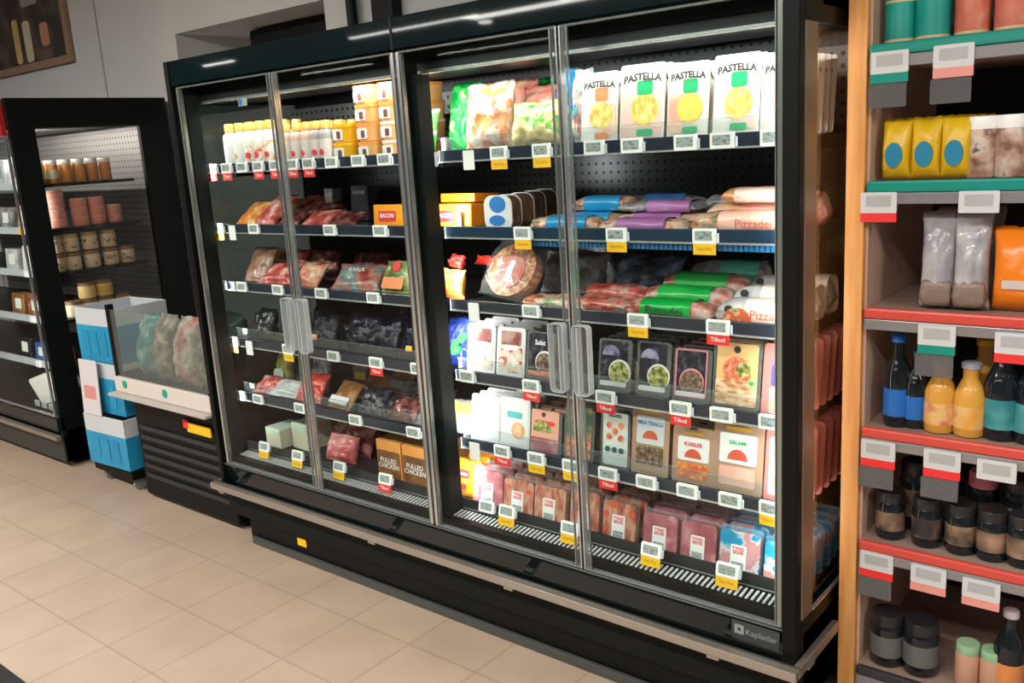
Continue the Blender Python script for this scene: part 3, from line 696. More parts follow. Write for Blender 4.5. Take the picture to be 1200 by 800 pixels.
# long sliced loaf receding into the shelf
x = at(578, 240, .13).x
t = thing('bread_loaf', 'long wrapped loaf with white and blue end label on the second shelf', 'bread', (x+.01, .14, Z2), (0, 0, R(8)))
bm = new(); rplate(bm, .098, .105, .03, .004, .36, 0, .054, 6); 
obj('sliced_bread', bm, PR('brown_bread', [(.3, (.12, .05, .025)), (.6, (.26, .13, .07)), (.75, (.5, .4, .32))], 18, .3, stretch=(1, 3, 1)), t, 40)
fw_ = obj('end_label', rplate(new(), .102, .110, .03, -.002, .004, 0, .056, 6), WCARD, t)
obj('printed_cloud', disc(new(), .026, -.0035, -.002, .0, .082, 18, 0, 360, 1.15), INKB, fw_); obj('printed_ribbon', disc(new(), .017, -.0035, -.002, -.004, .032, 18, 0, 360, 1.7), INKB, fw_)
for k in range(4): obj('wrap_band', rframe(new(), .101, .108, .031, .003, .06+.08*k, .064+.08*k, 0, .055), WCARD, t)
# dough rolls
END1 = PR('clear_end_print', [(.35, (.45, .33, .25)), (.5, (.65, .45, .3)), (.6, (.5, .15, .1)), (.7, (.2, .3, .12))], 30, .18, bump=.25)
BL2 = M('blue_sleeve', (.02, .3, .62), .25); PU = PR('purple_sleeve', [(.4, (.36, .13, .36)), (.7, (.5, .22, .48))], 5, .25); YR = PR('yellow_red_sleeve', [(.4, (.8, .35, .12)), (.6, (.85, .6, .45))], 7, .25)
RS = PR('rosy_sleeve', [(.35, (.8, .22, .16)), (.55, (.85, .5, .4)), (.7, (.88, .68, .58))], 5, .25)
GREYW = PR('grey_film_print', [(.35, (.10, .10, .11)), (.55, (.26, .24, .25)), (.7, (.45, .43, .42))], 18, .2, bump=.3)
def lay(u0_, v0, u1_, y, zs, **k): return fit(u0_, v0, u1_, y, zs)
x, w, h = fit(618, 243, 700, .135, Z2)
dough('blue sleeved dough roll at the front beside the loaf', x, .13, Z2, w, .042, .07, END1, BL2, None, -.2, .35, seed=3)
dough('blue sleeved dough roll lying behind the front blue one', x+.04, .21, Z2, w, .045, .07, END1, BL2, None, -.25, .3, seed=4)
dough('blue sleeved dough roll stacked on the two beneath it', x+.07, .24, Z2+.05, w*.9, .04, .07, END1, BL2, None, -.25, .3, seed=5)
x, w, h = fit(700, 254, 806, .135, Z2)
dough('purple sleeved dough roll with tomato print at the front of the second shelf', x-.005, .13, Z2, w, .036, .075, END1, PU, None, -.25, .28, seed=6)
dough('purple sleeved dough roll lying behind the front purple one', x+.0, .21, Z2, w, .045, .07, END1, PU, None, -.25, .28, seed=7)
dough('grey-purple dough roll on top of the purple ones', x+.0, .215, Z2+.048, w*.94, .03, .07, GREYW, PU, None, -.1, .4, seed=8)
dough('blue dough roll at the back above the purple ones', x-.03, .30, Z2, w, .09, .07, GREYW, PR('deep_blue_sleeve', [(.4, (.02, .09, .24)), (.7, (.05, .18, .36))], 6, .3), None, -.2, .25, seed=9)
dough('dark grey pack at the back beside the blue dough roll', x+.16, .32, Z2, w*.5, .085, .06, GREYW, None, seed=10)
x, w, h = fit(806, 240, 935, .135, Z2)
dough('large rosy sleeved dough roll with dark script, front of the shelf beside the end glass', x, .13, Z2, w, .055, .085, END1, RS, 'Pizzadej', -.2, .46, M('rust_ink', (.55, .1, .05), .5), seed=11, size=.032)
dough('yellow and rosy dough roll lying behind the large rosy one', x-.01, .22, Z2, w*.98, .07, .07, YR, RS, None, -.1, .46, seed=12)
dough('rosy dough roll stacked on the two rosy ones', x+.03, .19, Z2+.075, w*.8, .035, .085, YR, RS, None, -.3, .46, seed=13)
dough('red dough roll at the back beside the end glass', x+.05, .31, Z2, w*.7, .09, .07, RS, RS, None, -.3, .4, seed=14)
carton('white pack with dark front standing at the back of the crate-side second shelf', at(385, 240, .40).x, .40, Z2, .06, .13, .05, GREYW, [('rect', 0, .5, .7, .7, WCARD, 'printed_label')], 3)
carton('tall black pack at the back of the crate-side second shelf', at(425, 240, .40).x, .38, Z2, .10, .14, .05, M('black_carton', (.02, .025, .03), .3), [('rect', 0, .8, .7, .1, LCD, 'printed_label')], 3)

# ---------- third shelf -------------------------------------------------------
Z3 = SZ[2]+SP
for i, (u, v0, ds, m, w, h, tl, nm) in enumerate(((280, 288, 'brown translucent meat pouch leaning at the crate-side end of the third shelf', PR('brown_film', [(.35, (.16, .09, .06)), (.55, (.35, .18, .12)), (.7, (.4, .36, .3))], 20, .2, bump=.4), .17, .16, 30, ''),
        (318, 303, 'pink meat pouch beside the first door meeting on the third shelf', MEAT, .21, .12, 50, ''), (352, 306, 'red and cream meat pouch with white script on the third shelf', PR('red_cream_pack', [(.35, (.4, .05, .04)), (.52, (.7, .28, .18)), (.66, (.8, .62, .42))], 18, .18, bump=.3), .17, .115, 40, ''),
        (410, 306, 'grey-green film pack of dark red meat with pale script', PR('grey_meat_film', [(.34, (.3, .05, .04)), (.48, (.5, .22, .18)), (.58, (.12, .2, .19)), (.7, (.4, .46, .44))], 14, .16, bump=.4), .26, .12, 42, 'KARLA'))):
    x = at(u, 325, YF).x
    t = bag('meat_pouch', ds, 'pouch', x, YF+.0, Z3+.003, w, h, .04, m, tl, (-3, 6, -4, 5)[i], 50+i, .006)
    if nm: lettering(nm, .026, INKW, t, 0, -.012, h*.62)
for i, (u, w) in enumerate(((296, .14), (338, .18), (372, .18), (425, .2))):
    x = at(u, 290, .30).x
    bag('meat_pouch', 'dim meat pouch at the back of the crate-side third shelf, %s from the end' % NUM[i], 'pouch', x, .28, Z3+.003, w, .13, .05, (ORM, MEAT, DRK, DRK)[i], 25, 4, 60+i, .006)
x, w, h = fit(440, 306, 474, YF, Z3)
t = bag('salad_pouch', 'green pouch with orange lower half beside the centre post on the third shelf', 'pouch', x, YF, Z3+.002, .15, .125, .04, PR('olive_film', [(.35, (.10, .14, .04)), (.55, (.28, .33, .12)), (.7, (.4, .45, .25))], 16, .2, bump=.3), 25, 0, 71,
    gf=[('rect', 0, .27, .72, .34, M('orange_ink', (.8, .25, .08), .5), 'printed_band'), ('disc', .02, .78, .13, INKR, 'printed_tomato')])
x, w, h = fit(507, 317, 541, YF, Z3)
t = bag('sausage_pouch', 'small orange and yellow pouch tied with a red ribbon beside the centre post', 'pouch', x, YF-.005, Z3+.002, .12, .10, .05, PR('orange_yellow_print', [(.35, (.8, .18, .03)), (.5, (.85, .4, .06)), (.62, (.9, .68, .3))], 9, .25), 10, 0, 72)
rb = bag('red_ribbon', 'crumpled red ribbon bow on the small orange pouch', 'ribbon', x+.01, YF+.02, Z3+.104, .09, .045, .03, M('red_ribbon', (.65, .03, .02), .35), 25, -20, 73, .014, seal=.02)
rb = bag('red_ribbon', 'longer red ribbon tail behind the small orange pouch', 'ribbon', x+.07, YF+.12, Z3+.10, .13, .035, .02, M('red_ribbon'), 30, -8, 74, .012, seal=.02)
# round salami in crumpled clear film
x = at(586, 322, .16).x
t = thing('salami_pack', 'big round salami with red and white label in crumpled clear film', 'salami', (x, .135, Z3), (R(-32), R(6), R(-10)))
bm = new(); disc(bm, .092, .012, .05, 0, .10, 28, 0, 360, 1.15); obj('salami', bm, PR('salami_slice', [(.32, (.28, .06, .02)), (.5, (.5, .19, .06)), (.62, (.68, .42, .22))], 60, .35), t, 50)
lb = obj('round_label', disc(new(), .058, .008, .012, .0, .094, 24, 0, 360, 1.1), PR('salami_label', [(.42, (.5, .05, .04)), (.62, (.62, .2, .14))], 9, .35), t)
obj('white_band', rplate(new(), .024, .075, .004, .0065, .008, .0, .094), WCARD, lb).rotation_euler = (0, R(0), 0)
bm = pillow(new(), .25, .20, .10, 77, wr=.016, seal=.04); obj('film_wrap', bm, FILM, t, 180).location = (0, -.02, 0); settle(t, Z3)
bag('film_bag', 'crumpled dark grey film bag behind the round salami', 'bag', x+.13, .33, Z3+.002, .26, .15, .10, GREYW, 22, 4, 78, .014)
bag('film_bag', 'second dark film bag at the back beyond the salami', 'bag', x+.39, .35, Z3+.002, .26, .14, .10, PR('blue_grey_film', [(.35, (.02, .03, .05)), (.55, (.09, .13, .2)), (.7, (.25, .32, .4))], 16, .15, bump=.5), 22, -4, 79, .014)
x, w, h = fit(612, 338, 690, YF, Z3)
RW = PR('red_white_film', [(.35, (.6, .12, .07)), (.48, (.75, .35, .22)), (.58, (.7, .62, .5)), (.68, (.2, .35, .15))], 24, .18, bump=.35)
dough('red and white film pack of flat bread at the front beside the salami', x, .13, Z3, w*1.0, .036, .08, RW, None, seed=20)
x, w, h = fit(668, 340, 738, YF, Z3)
RF = PR('red_film', [(.35, (.35, .05, .04)), (.52, (.6, .16, .12)), (.66, (.55, .4, .32))], 26, .18, bump=.35)
dough('red film pack of flat bread beside the green dough packs', x, .14, Z3, w*.98, .042, .09, RF, None, seed=21)
dough('red film pack of flat bread stacked above its twin', x-.01, .24, Z3+.002, w*1.1, .06, .09, RF, None, seed=22)
GR = PR('green_sleeve', [(.4, (.0, .38, .05)), (.7, (.04, .52, .1))], 5, .22)
x, w, h = fit(728, 340, 836, .135, Z3)
TOMF = PR('tomato_film', [(.35, (.35, .07, .05)), (.5, (.6, .25, .2)), (.64, (.62, .48, .42))], 26, .18, bump=.35)
dough('green Pizzadej dough pack lying at the front of the third shelf', x, .13, Z3, w, .048, .085, TOMF, GR, 'Pizzadej', -.27, .27, INK, seed=23, size=.038)
dough('green Pizzadej dough pack second from the front', x+.012, .22, Z3+.004, w, .066, .085, TOMF, GR, 'Pizzadej', -.3, .27, INK, seed=24, size=.036)
dough('green dough pack third from the front', x+.02, .31, Z3+.006, w, .09, .08, TOMF, GR, None, -.3, .27, seed=25)
dough('teal and grey dough pack at the back above the green ones', x+.05, .40, Z3+.003, w*.9, .12, .08, GREYW, PR('teal_sleeve', [(.4, (.03, .22, .16)), (.7, (.08, .36, .28))], 6, .25), None, -.05, .4, seed=26)
x, w, h = fit(836, 330, 938, .135, Z3)
WPZ = PR('white_dough_print', [(.4, (.84, .72, .62)), (.7, (.86, .8, .72))], 5, .25)
GF2 = PR('grey_white_film', [(.35, (.42, .42, .42)), (.6, (.62, .62, .62)), (.75, (.75, .73, .7))], 14, .2, bump=.3)
for k, (dz, dy, lab) in enumerate(((0, 0, 'white Pizzadej dough pack at the front beside the end glass'), (.0, .1, 'white Pizzadej dough pack second from the front beside the end glass'), (.0, .20, 'white dough pack third from the front beside the end glass'))):
    t = dough(lab, x, .13+dy, Z3, w, (.062, .085, .10)[k], .085, GF2, WPZ, 'Pizzadej' if k < 2 else None, -.12, .48, M('rust_ink', (.55, .1, .05), .5), seed=30+k, size=.034)
    o = obj('emblem', disc(new(), .011, -.008, -.003, -.30*w, (.042, .068, .085)[k]), INK, t)
    if k == 0: obj('printed_pizza', disc(new(), .042, -.0082, -.004, -.2*w, .006, 20, 0, 180), PR('pizza_print', [(.35, (.6, .12, .05)), (.55, (.8, .4, .2)), (.62, (.08, .3, .12))], 40, .4, True), t)

# ---------- fourth shelf -----------------------------------------------------
Z4 = SZ[3]+SP
NAVY = PR('navy_film', [(.4, (.0015, .002, .008)), (.62, (.003, .005, .022)), (.74, (.008, .014, .045)), (.84, (.1, .1, .13))], 17, .1, bump=.9)
DGR = PR('dark_green_film', [(.4, (.01, .018, .013)), (.6, (.012, .02, .016)), (.76, (.12, .12, .1))], 13, .12, bump=.9)
for i, (u, v0, m, w, h, lab) in enumerate(((285, 360, DGR, .17, .13, 'dark green film bag at the crate-side end of the fourth shelf'), (334, 360, DGR, .18, .13, 'dark green film bag behind the crate-side door handles'), (372, 362, NAVY, .165, .15, 'navy film bag next to the crate-side handles'),
                                   (408, 364, NAVY, .18, .155, 'navy film bag in the middle of the second door'), (440, 366, NAVY, .19, .155, 'navy film bag above the red price strip'), (474, 370, NAVY, .2, .15, 'navy film bag with yellow mark beside the centre post'))):
    x = at(u, 395, YF).x
    t = bag('film_bag', lab, 'bag', x, YF+.01*(i % 2), Z4+.002, w*.86, h, .065, m, 22, (-8, 5, 6, -5, 4, -4)[i], 80+i, .014)
    dup(t, t.location+Vector((.012, .15, 0)), lab.replace('film bag', 'film bag lying behind the one'))
    if i == 5: obj('printed_mark', rplate(new(), .03, .02, .004, -.018, -.012, .01, .03), YEL, t)
    if i == 2: obj('printed_mark', rplate(new(), .055, .022, .006, -.016, -.010, -.03, .03), M('salmon_ink', (.7, .3, .18), .4), t)
x, w, h = fit(514, 370, 549, YF, Z4)
t = bag('snack_bag', 'blue bag with bright green leaf marks beside the centre post on the fourth shelf', 'bag', x, YF, Z4, .14, .17, .07, PR('royal_blue_film', [(.4, (.01, .02, .2)), (.6, (.02, .06, .4)), (.76, (.2, .3, .6)), (.82, (.6, .65, .7))], 14, .15, bump=.5), 14, 4, 88, .012)
for dx, dz, a in ((-.01, .075, 30), (.025, .10, 30), (.0, .055, 25)):
    o = obj('leaf_mark', disc(new(), .014, -.003, .006, 0, 0, 16, 0, 360, 1.7), M('leaf_green', (.02, .55, .05), .35), t); o.location = (dx, -.004, dz); o.rotation_euler = (0, R(-a), 0)
TW_ = M('white_tray', (.8, .8, .8), .3)
SAL = PR('salad_print', [(.3, (.5, .12, .1)), (.42, (.75, .6, .5)), (.6, (.82, .78, .72)), (.72, (.12, .1, .08))], 42, .3, True)
for a, v, b, lab in ((545, 381, 578, 'white tray pack next to the blue leaf bag, fourth shelf'), (579, 385, 613, 'white tray pack between another white tray and a black one')):
    x, w, h = fit(a, v, b, YF-.015, Z4)
    tray_pack('tray_pack', lab, 'tray', x, Z4, YF-.015, w, h, .03, TW_, [('rect', 0, .78, .7, .28, PR('maroon_photo', [(.4, (.25, .06, .06)), (.6, (.5, .3, .26))], 25, .3), 'printed_photo'), ('rect', 0, .36, .82, .5, SAL, 'printed_salad'), ('rect', .02, .6, .5, .1, WCARD, 'printed_label')], 9, n=4)
CLT = clear('clear_tray', (.7, .72, .7), .22, 1.5, .08, (.5, .52, .5))
for a, v, b, ring, food, lab in ((614, 390, 648, INKW, FOODB, 'black-fronted clear tray pack beside the white trays, fourth shelf'), (698, 399, 738, WCARD, FOODG, 'black-fronted tray with green noodle round next to the clear handle'),
                          (743, 402, 784, WCARD, FOODG, 'black-fronted tray with yellow noodle round beside the pink-rimmed one'), (786, 410, 832, M('pink_ink', (.75, .25, .3), .5), FOODB, 'pink-rimmed black tray pack beside the orange tray')):
    x, w, h = fit(a, v, b, YF-.015, Z4); pinkk = a == 786
    gf = [('rect', -.02, .55, .80, .82, DARKP, 'printed_card'), ('disc', .16 if not pinkk else 0, .40, .33, WCARD if not pinkk else ring, 'printed_ring'), ('disc', .16 if not pinkk else 0, .385, .30, food, 'printed_dish'), ('rect', -.02, .175, .80, .09, WCARD if a != 614 else FOODR, 'printed_strip')]
    if a == 743 or a == 698: gf.append(('half', -.1, .70, .26, PR('violet_print', [(.4, (.10, .08, .2)), (.6, (.35, .33, .5))], 40, .4), 'printed_arch'))
    if a == 614: gf.append(('text', 'Salat', 0, .78, .022, INKW))
    if pinkk: gf.append(('frame', -.02, .55, .84, .86, .004, ring, 'printed_border'))
    tray_pack('tray_pack', lab, 'tray', x, Z4, YF-.015, w, h, .035, CLT, gf, 9, n=4, step=.042)
x, w, h = fit(832, 402, 890, YF-.015, Z4)
tray_pack('tray_pack', 'orange tray pack of chicken strips under the red price strip', 'tray', x, Z4, YF-.015, w, h, .04, CLT, [('rect', .0, .54, .86, .86, M('peach_card', (.85, .52, .22), .45), 'printed_card'), ('disc', .0, .56, .30, FOODR, 'printed_dish'), ('disc', .14, .6, .15, FOODG, 'printed_salad'), ('rect', 0, .26, .86, .36, FOODO, 'food_window'), ('disc', 0, .88, .07, INK, 'emblem'), ('disc', .33, .42, .045, INKG, 'keyhole_mark')], 9, n=4, step=.045)
x, w, h = fit(890, 406, 944, YF-.015, Z4)
tray_pack('tray_pack', 'pink-rimmed tray pack beside the end glass on the fourth shelf', 'tray', x, Z4, YF-.015, w, h, .04, M('pink_tray', (.7, .22, .2), .35), [('rect', .05, .62, .7, .4, PR('violet_photo', [(.4, (.12, .08, .3)), (.6, (.5, .2, .4))], 15, .4), 'printed_photo'), ('rect', .05, .22, .74, .36, PR('round_slices', [(.3, (.8, .3, .22)), (.6, (.85, .7, .62))], 14, .35), 'printed_slices')], 9, n=7, step=.042)

# ---------- fifth shelf ------------------------------------------------------
Z5 = SZ[4]+SP
OLV = PR('olive_bottle_film', [(.4, (.18, .2, .03)), (.6, (.38, .38, .08)), (.72, (.5, .48, .3))], 12, .2, bump=.3)
for u, v, lab, w, h in ((293, 413, 'olive pouch at the crate-side end of the fifth shelf', .10, .15), (332, 413, 'yellow-green pouch with smiling grey label on the fifth shelf', .115, .165)):
    x = at(u, 440, .26).x
    t = bag('soup_pouch', lab, 'pouch', x, .25 if u < 300 else .33, Z5, w, h, .06, OLV, 10, 0, 90+u, .004)
    obj('grey_label', rplate(new(), w*.7, h*.42, .02, -.006, -.002, 0, h*.33), M('sage_label', (.36, .4, .34), .5), t)
REDP = PR('red_pouch_print', [(.35, (.5, .03, .03)), (.55, (.72, .08, .06)), (.72, (.6, .5, .48))], 12, .2, bump=.4)
for i, (u, m, w, h, tl, lab) in enumerate(((282, MEAT, .17, .10, 55, 'red meat pouch at the crate-side end of the fifth shelf'), (330, GF2, .20, .11, 62, 'white film pouch in front of the yellow-green pouch'), (358, REDP, .16, .13, 35, 'bright red pouch beside the first door meeting, fifth shelf'), (344, GREYW, .13, .16, 20, 'grey film pouch behind the bright red one'))):
    x = at(u, 455, .15).x
    bag('meat_pouch', lab, 'pouch', x, .14 if i < 3 else .26, Z5+.002, w, h, .03, m, tl, 4, 95+i, .007)
BRN = PR('brown_chop_print', [(.35, (.18, .07, .02)), (.55, (.36, .16, .05)), (.7, (.5, .33, .2))], 15, .3)
for i, (u, y, ds) in enumerate(((392, .14, 'front'), (400, .25, 'second'), (410, .36, 'third'))):
    x = at(u, 462, .14).x
    t = bag('meat_pouch', 'brown meat pouch with white lower label, %s of the sloping row' % ds, 'pouch', x, y, Z5+.002+.012*i, .15, .13, .03, BRN, 45, -6, 101+i, .004)
    obj('white_label', rplate(new(), .12, .035, .004, -.008, -.003, 0, .03), WCARD, t)
t = carton('maroon carton with yellow corner standing behind the brown pouches', at(405, 430, .34).x-.06, .46, Z5, .1, .14, .03, M('maroon_carton', (.16, .02, .03), .4), [('rect', 0, .25, .7, .25, YEL, 'printed_corner'), ('rect', 0, .7, .6, .12, INKW, 'printed_name')], 8)
for i, (u, y, m, w, h, tl, lab) in enumerate(((425, .15, DARKP, .14, .12, 45, 'black pouch of the row next to the brown pouches'), (450, .16, DARKP, .15, .12, 50, 'black pouch in the middle of the second door, fifth shelf'), (463, .14, DRK, .17, .11, 48, 'maroon film pouch at the front of the second door, fifth shelf'),
                                          (476, .26, DRK, .15, .12, 40, 'maroon film pouch lying behind the front maroon one'), (440, .27, GREYW, .16, .12, 40, 'grey film pouch lying behind the black pouches'), (494, .14, GF2, .12, .12, 35, 'white film pouch with yellow spot beside the centre post, fifth shelf'))):
    x = at(u, 470, .14).x
    t = bag('meat_pouch', lab, 'pouch', x, y, Z5+.002, w, h, .035, m, tl, (4, -3, 2, 5, -4, 0)[i], 110+i, .008)
    if i == 5: obj('yellow_spot', disc(new(), .022, -.012, -.004, -.01, .075), YEL, t)
YW = PR('yellow_white_pouch', [(.4, (.8, .7, .55)), (.56, (.8, .5, .06)), (.7, (.25, .4, .1))], 8, .25, bump=.3)
x, w, h = fit(522, 474, 552, .16, Z5)
t = bag('salad_pouch', 'white pouch with yellow top lying beside the centre post, fifth shelf', 'pouch', x, .145, Z5, .13, .125, .05, GF2, 35, 8, 120, .006, gf=[('rect', 0, .68, .86, .30, M('warm_yellow', (.85, .55, .06), .4), 'printed_band'), ('rect', 0, .42, .8, .18, M('sage_print', (.35, .45, .2), .5), 'printed_leaf')])
x, w, h = fit(550, 465, 586, YF-.015, Z5)
tray_pack('tray_pack', 'plain white tray pack, brightest on the fifth shelf', 'tray', x, Z5, YF-.015, w, h, .03, TW_, [('rect', 0, .5, .86, .86, WCARD, 'printed_card')], 8, n=3)
carton('orange carton leaning behind the plain white tray pack', x+.06, .36, Z5, .10, .19, .03, M('orange_card', (.7, .28, .08), .4), [], 10)
x, w, h = fit(583, 468, 619, YF-.015, Z5)
tray_pack('tray_pack', 'white tray pack with turquoise emblem and orange food, fifth shelf', 'tray', x, Z5, YF-.015, w, h, .03, TW_, [('rect', 0, .5, .9, .9, WCARD, 'printed_card'), ('rect', 0, .66, .5, .13, M('turquoise_ink', (.1, .5, .55), .5), 'printed_emblem'), ('disc', .12, .36, .22, PR('orange_food', [(.4, (.8, .35, .12)), (.6, (.85, .6, .4))], 35, .4), 'printed_dish')], 8, n=4)
x, w, h = fit(617, 482, 656, YF-.015, Z5)
tray_pack('tray_pack', 'pink tray pack of cold cuts under red price strip', 'tray', x, Z5, YF-.015, w, h, .04, CLT, [('rect', 0, .56, .84, .84, M('salmon_card', (.75, .38, .27), .45), 'printed_card'), ('rect', 0, .2, .84, .32, HAM, 'food_window'), ('disc', -.05, .88, .06, INK, 'emblem'), ('rect', 0, .70, .6, .09, INKR, 'printed_name'), ('half', -.08, .5, .28, FOODG, 'printed_salad')], 9, n=4, step=.045)
x, w, h = fit(658, 476, 694, YF-.01, Z5)
tray_pack('tray_pack', 'dark green and red tray pack behind the door meeting, fifth shelf', 'tray', x, Z5, YF-.01, w, h, .04, CLT, [('rect', 0, .6, .84, .72, PR('dark_green_card', [(.4, (.04, .09, .06)), (.55, (.2, .22, .1)), (.66, (.5, .15, .1))], 18, .4), 'printed_card'), ('rect', 0, .2, .8, .3, FOODR, 'food_window')], 9, n=4, step=.045)
x, w, h = fit(702, 484, 737, YF-.015, Z5)
MB = PR('meatball_photo', [(.0, (.42, .1, .04)), (.42, (.62, .22, .1)), (.5, (.78, .79, .76))], 10, .4, kind='dist')
t = tray_pack('tray_pack', 'pale tray pack with picture of falafel balls beside the meatball tray', 'tray', x, Z5, YF-.015, w, h, .04, CLT, [('rect', 0, .52, .84, .92, M('mint_card', (.66, .72, .68), .45), 'printed_card'), ('text', 'FALAFEL', 0, .92, .0125, INK)] + [('disc', dx, dz, .10, FOODR, 'printed_ball') for dx, dz in ((-.2, .75), (.2, .76), (0, .66), (-.2, .56), (.2, .55))] + [('disc', dx, .34, .085, M('dark_teal_ink', (.02, .1, .12), .5), 'printed_badge') for dx in (-.24, 0, .24)], 6, n=4, step=.045)
for a, v, b, top, nm, ink, food, lab in ((737, 479, 782, M('blue_name', (.05, .2, .35), .5), 'MEATBALLS', INKB, FOODB, 'beige MEATBALLS tray pack, tallest of the beige trays'), (785, 503, 836, INKY, 'KUGLER', INKR, PR('carrot_food', [(.4, (.6, .1, .02)), (.6, (.85, .3, .08))], 60, .4), 'beige tray pack with orange strips window beside the meatballs'),
                              (832, 496, 893, INKY, 'SALAMI', INKG, PR('pale_pink_food', [(.4, (.75, .35, .26)), (.6, (.82, .5, .4))], 12, .35), 'beige tray pack with pale pink window and green name')):
    x, w, h = fit(a, v, b, YF-.02, Z5); big = a == 737
    tray_pack('tray_pack', lab, 'tray', x, Z5, YF-.02, w, h, .045, BEIGE, [('rect', 0, .62 if not big else .66, .74, .40, WCARD if not big else M('cool_card', (.62, .66, .66), .5), 'printed_card'), ('text', nm, 0, .70 if not big else .76, .0155 if not big else .0165, ink), ('half', 0, .47 if not big else .54, .2, M('brick_ink', (.6, .1, .05), .5), 'printed_arch'), ('rect', 0, .25 if not big else .3, .72, .26, food, 'food_window'), ('rect', 0, .89 if not big else .93, .5, .05, M('gold_ink', (.75, .42, .05), .5), 'printed_band'), ('rect', 0, .975, .18, .03, BLACKT, 'hang_slot')], 8, n=4, step=.05)
x, w, h = fit(893, 508, 946, YF-.02, Z5)
tray_pack('tray_pack', 'pink and white tray pack beside the end glass, fifth shelf', 'tray', x, Z5, YF-.02, w, h, .045, M('pink_tray'), [('rect', 0, .5, .8, .78, WCARD, 'printed_card'), ('disc', -.12, .68, .2, PR('orange_food'  , [(.4, (.8, .35, .12))]), 'printed_slice'), ('disc', -.1, .3, .22, MATS['orange_food'], 'printed_slice')], 8, n=6, step=.047)

# ---------- bottom deck ----------------------------------------------------------
ZD = DECK+.001
CRM = M('cream_block', (.55, .53, .40), .4)
for i, (u, y, h, lab) in enumerate(((321, .16, .085, 'cream block of butter with green lid, nearer the crate-side end'), (352, .2, .115, 'pale cream block of butter with green lid beside the door meeting'))):
    x = at(u, 520, y).x
    carton(lab, x, y, ZD, .115, h, .13, CRM, [('rect', 0, .8, .9, .25, M('sage_top', (.42, .58, .44), .45), 'printed_band')], 0, -4, 'butter_block', None, 'block', M('pale_mint', (.58, .70, .58), .4))
RDP = PR('red_mince_film', [(.35, (.4, .05, .06)), (.52, (.62, .16, .16)), (.66, (.72, .42, .4)), (.78, (.8, .7, .68))], 14, .12, bump=.5)
for i, (u, y, h, lab) in enumerate(((392, .15, .115, 'glossy red meat bag at the front of the bottom deck'), (411, .235, .125, 'glossy red meat bag behind the front red one'), (424, .33, .135, 'glossy red meat bag at the back of its group'), (384, .31, .09, 'small red meat bag beside the door meeting'))):
    x = at(u, 535, y).x
    bag('meat_bag', lab, 'bag', x, y, ZD, .17, h, .07, RDP, 24, 6-4*i, 130+i, .010)
PC = PR('orange_carton_print', [(.3, (.72, .28, .07)), (.6, (.80, .34, .09)), (.75, (.84, .42, .14))], 5, .4)
BRC = PR('brown_photo', [(.35, (.14, .055, .02)), (.6, (.26, .11, .04))], 18, .45)
for i, (u, lab) in enumerate(((456, 'first'), (486, 'second'))):
    x = at(u, 540, .15).x
    for k in range(2):
        t = carton('orange PULLED CHICKEN carton, %s from the red meat bags%s' % (lab, ['', ', rear one'][k]), x, .15+.13*k, ZD, .132, .155, .12, PC, [('rect', 0, .40, .92, .68, BRC, 'printed_photo'), ('text', 'PULLED\nCHICKEN', .0, .42, .026, INKW)], 0, 0, 'chicken_carton', 'pulled chicken cartons')
OR2 = PR('orange_pack_print', [(.35, (.85, .25, .01)), (.6, (.9, .38, .02)), (.76, (.9, .55, .12))], 9, .25)
x, w, h = fit(527, 539, 563, YF-.01, ZD)
t = bag('bacon_pack', 'x', 'pack', x-.012, YF, ZD, .112, .14, .03, OR2, 12, 0, 140, .003, gf=[('rect', -.15, .62, .45, .2, INKR, 'printed_label'), ('disc', -.1, .3, .1, INKR, 'printed_mark'), ('text', 'BACON', -.15, .62, .014, INKW)])
row(t, 'bright orange bacon pack beside the centre post on the bottom deck', 5, .045)
def bacon(u0_, v, u1_, mat, lab, n=5, rim=None, extra=None):
    x, w, h = fit(u0_, v, u1_, YF-.015, ZD); w *= .9
    t = thing('bacon_pack', lab, 'pack', (x, YF-.015, ZD), (R(-10), 0, R(2)), 'vacuum packs on the bottom deck')
    obj('vacuum_film', rplate(new(), w, h, .01, .008, .012, 0, h/2), FILM if not rim else rim, t)
    bm = rplate(new(), w*.92, h*.9, .014, -.003, .026, 0, h*.47, 5, .97); obj('rashers', bm, mat, t, 40)
    lb = obj('paper_label', rplate(new(), w*.36, h*.52, .003, -.0045, -.003, -w*.02, h*.36), WCARD, t)
    lettering('TYND\nSKIVE', w*.105, INKR, lb, -w*.02, -.0052, h*.50, 0, .0004)
    obj('barcode', rplate(new(), w*.28, h*.14, .001, -.0053, -.0045, -w*.02, h*.18), LCD, lb)
    for k, (dx, dz, r, sx, m) in enumerate(extra or []): obj('film_print', disc(new(), r*w, -.0042-.0003*k, -.003, dx*w, dz*h, 16, 0, 360, sx), m, t)
    settle(t, ZD)
    row(t, lab, n, .055, 0, .004)
STEAK = M('brick_ink', (.6, .1, .05), .5)
bacon(551, 551, 590, HAM, 'pale pink vacuum pack between the orange bacon and the brown-edged pack', 5)
bacon(586, 562, 626, BACON, 'brown-edged bacon pack under the yellow price strips, nearer the orange bacon', 5, None, [(-.32, .7, .06, 1.3, STEAK), (.32, .66, .06, 1.6, STEAK)])
bacon(622, 570, 664, BACON, 'brown bacon pack between the brown-edged pack and the door meeting', 5)
bacon(664, 574, 703, BACON, 'bacon pack with red spots behind the door meeting', 5, None, [(-.32, .35, .11, 1, STEAK), (-.3, .72, .1, 1.4, STEAK)])
bacon(702, 588, 747, BACON, 'bacon pack framed by red rashers beside the door meeting', 5, None, [(-.38, .6, .10, .8, STEAK), (-.18, .86, .10, 1.5, STEAK), (.34, .7, .11, .8, STEAK), (-.38, .25, .07, 1, STEAK)])
bacon(749, 602, 796, HAM, 'pink ham pack next to the framed bacon pack', 6)
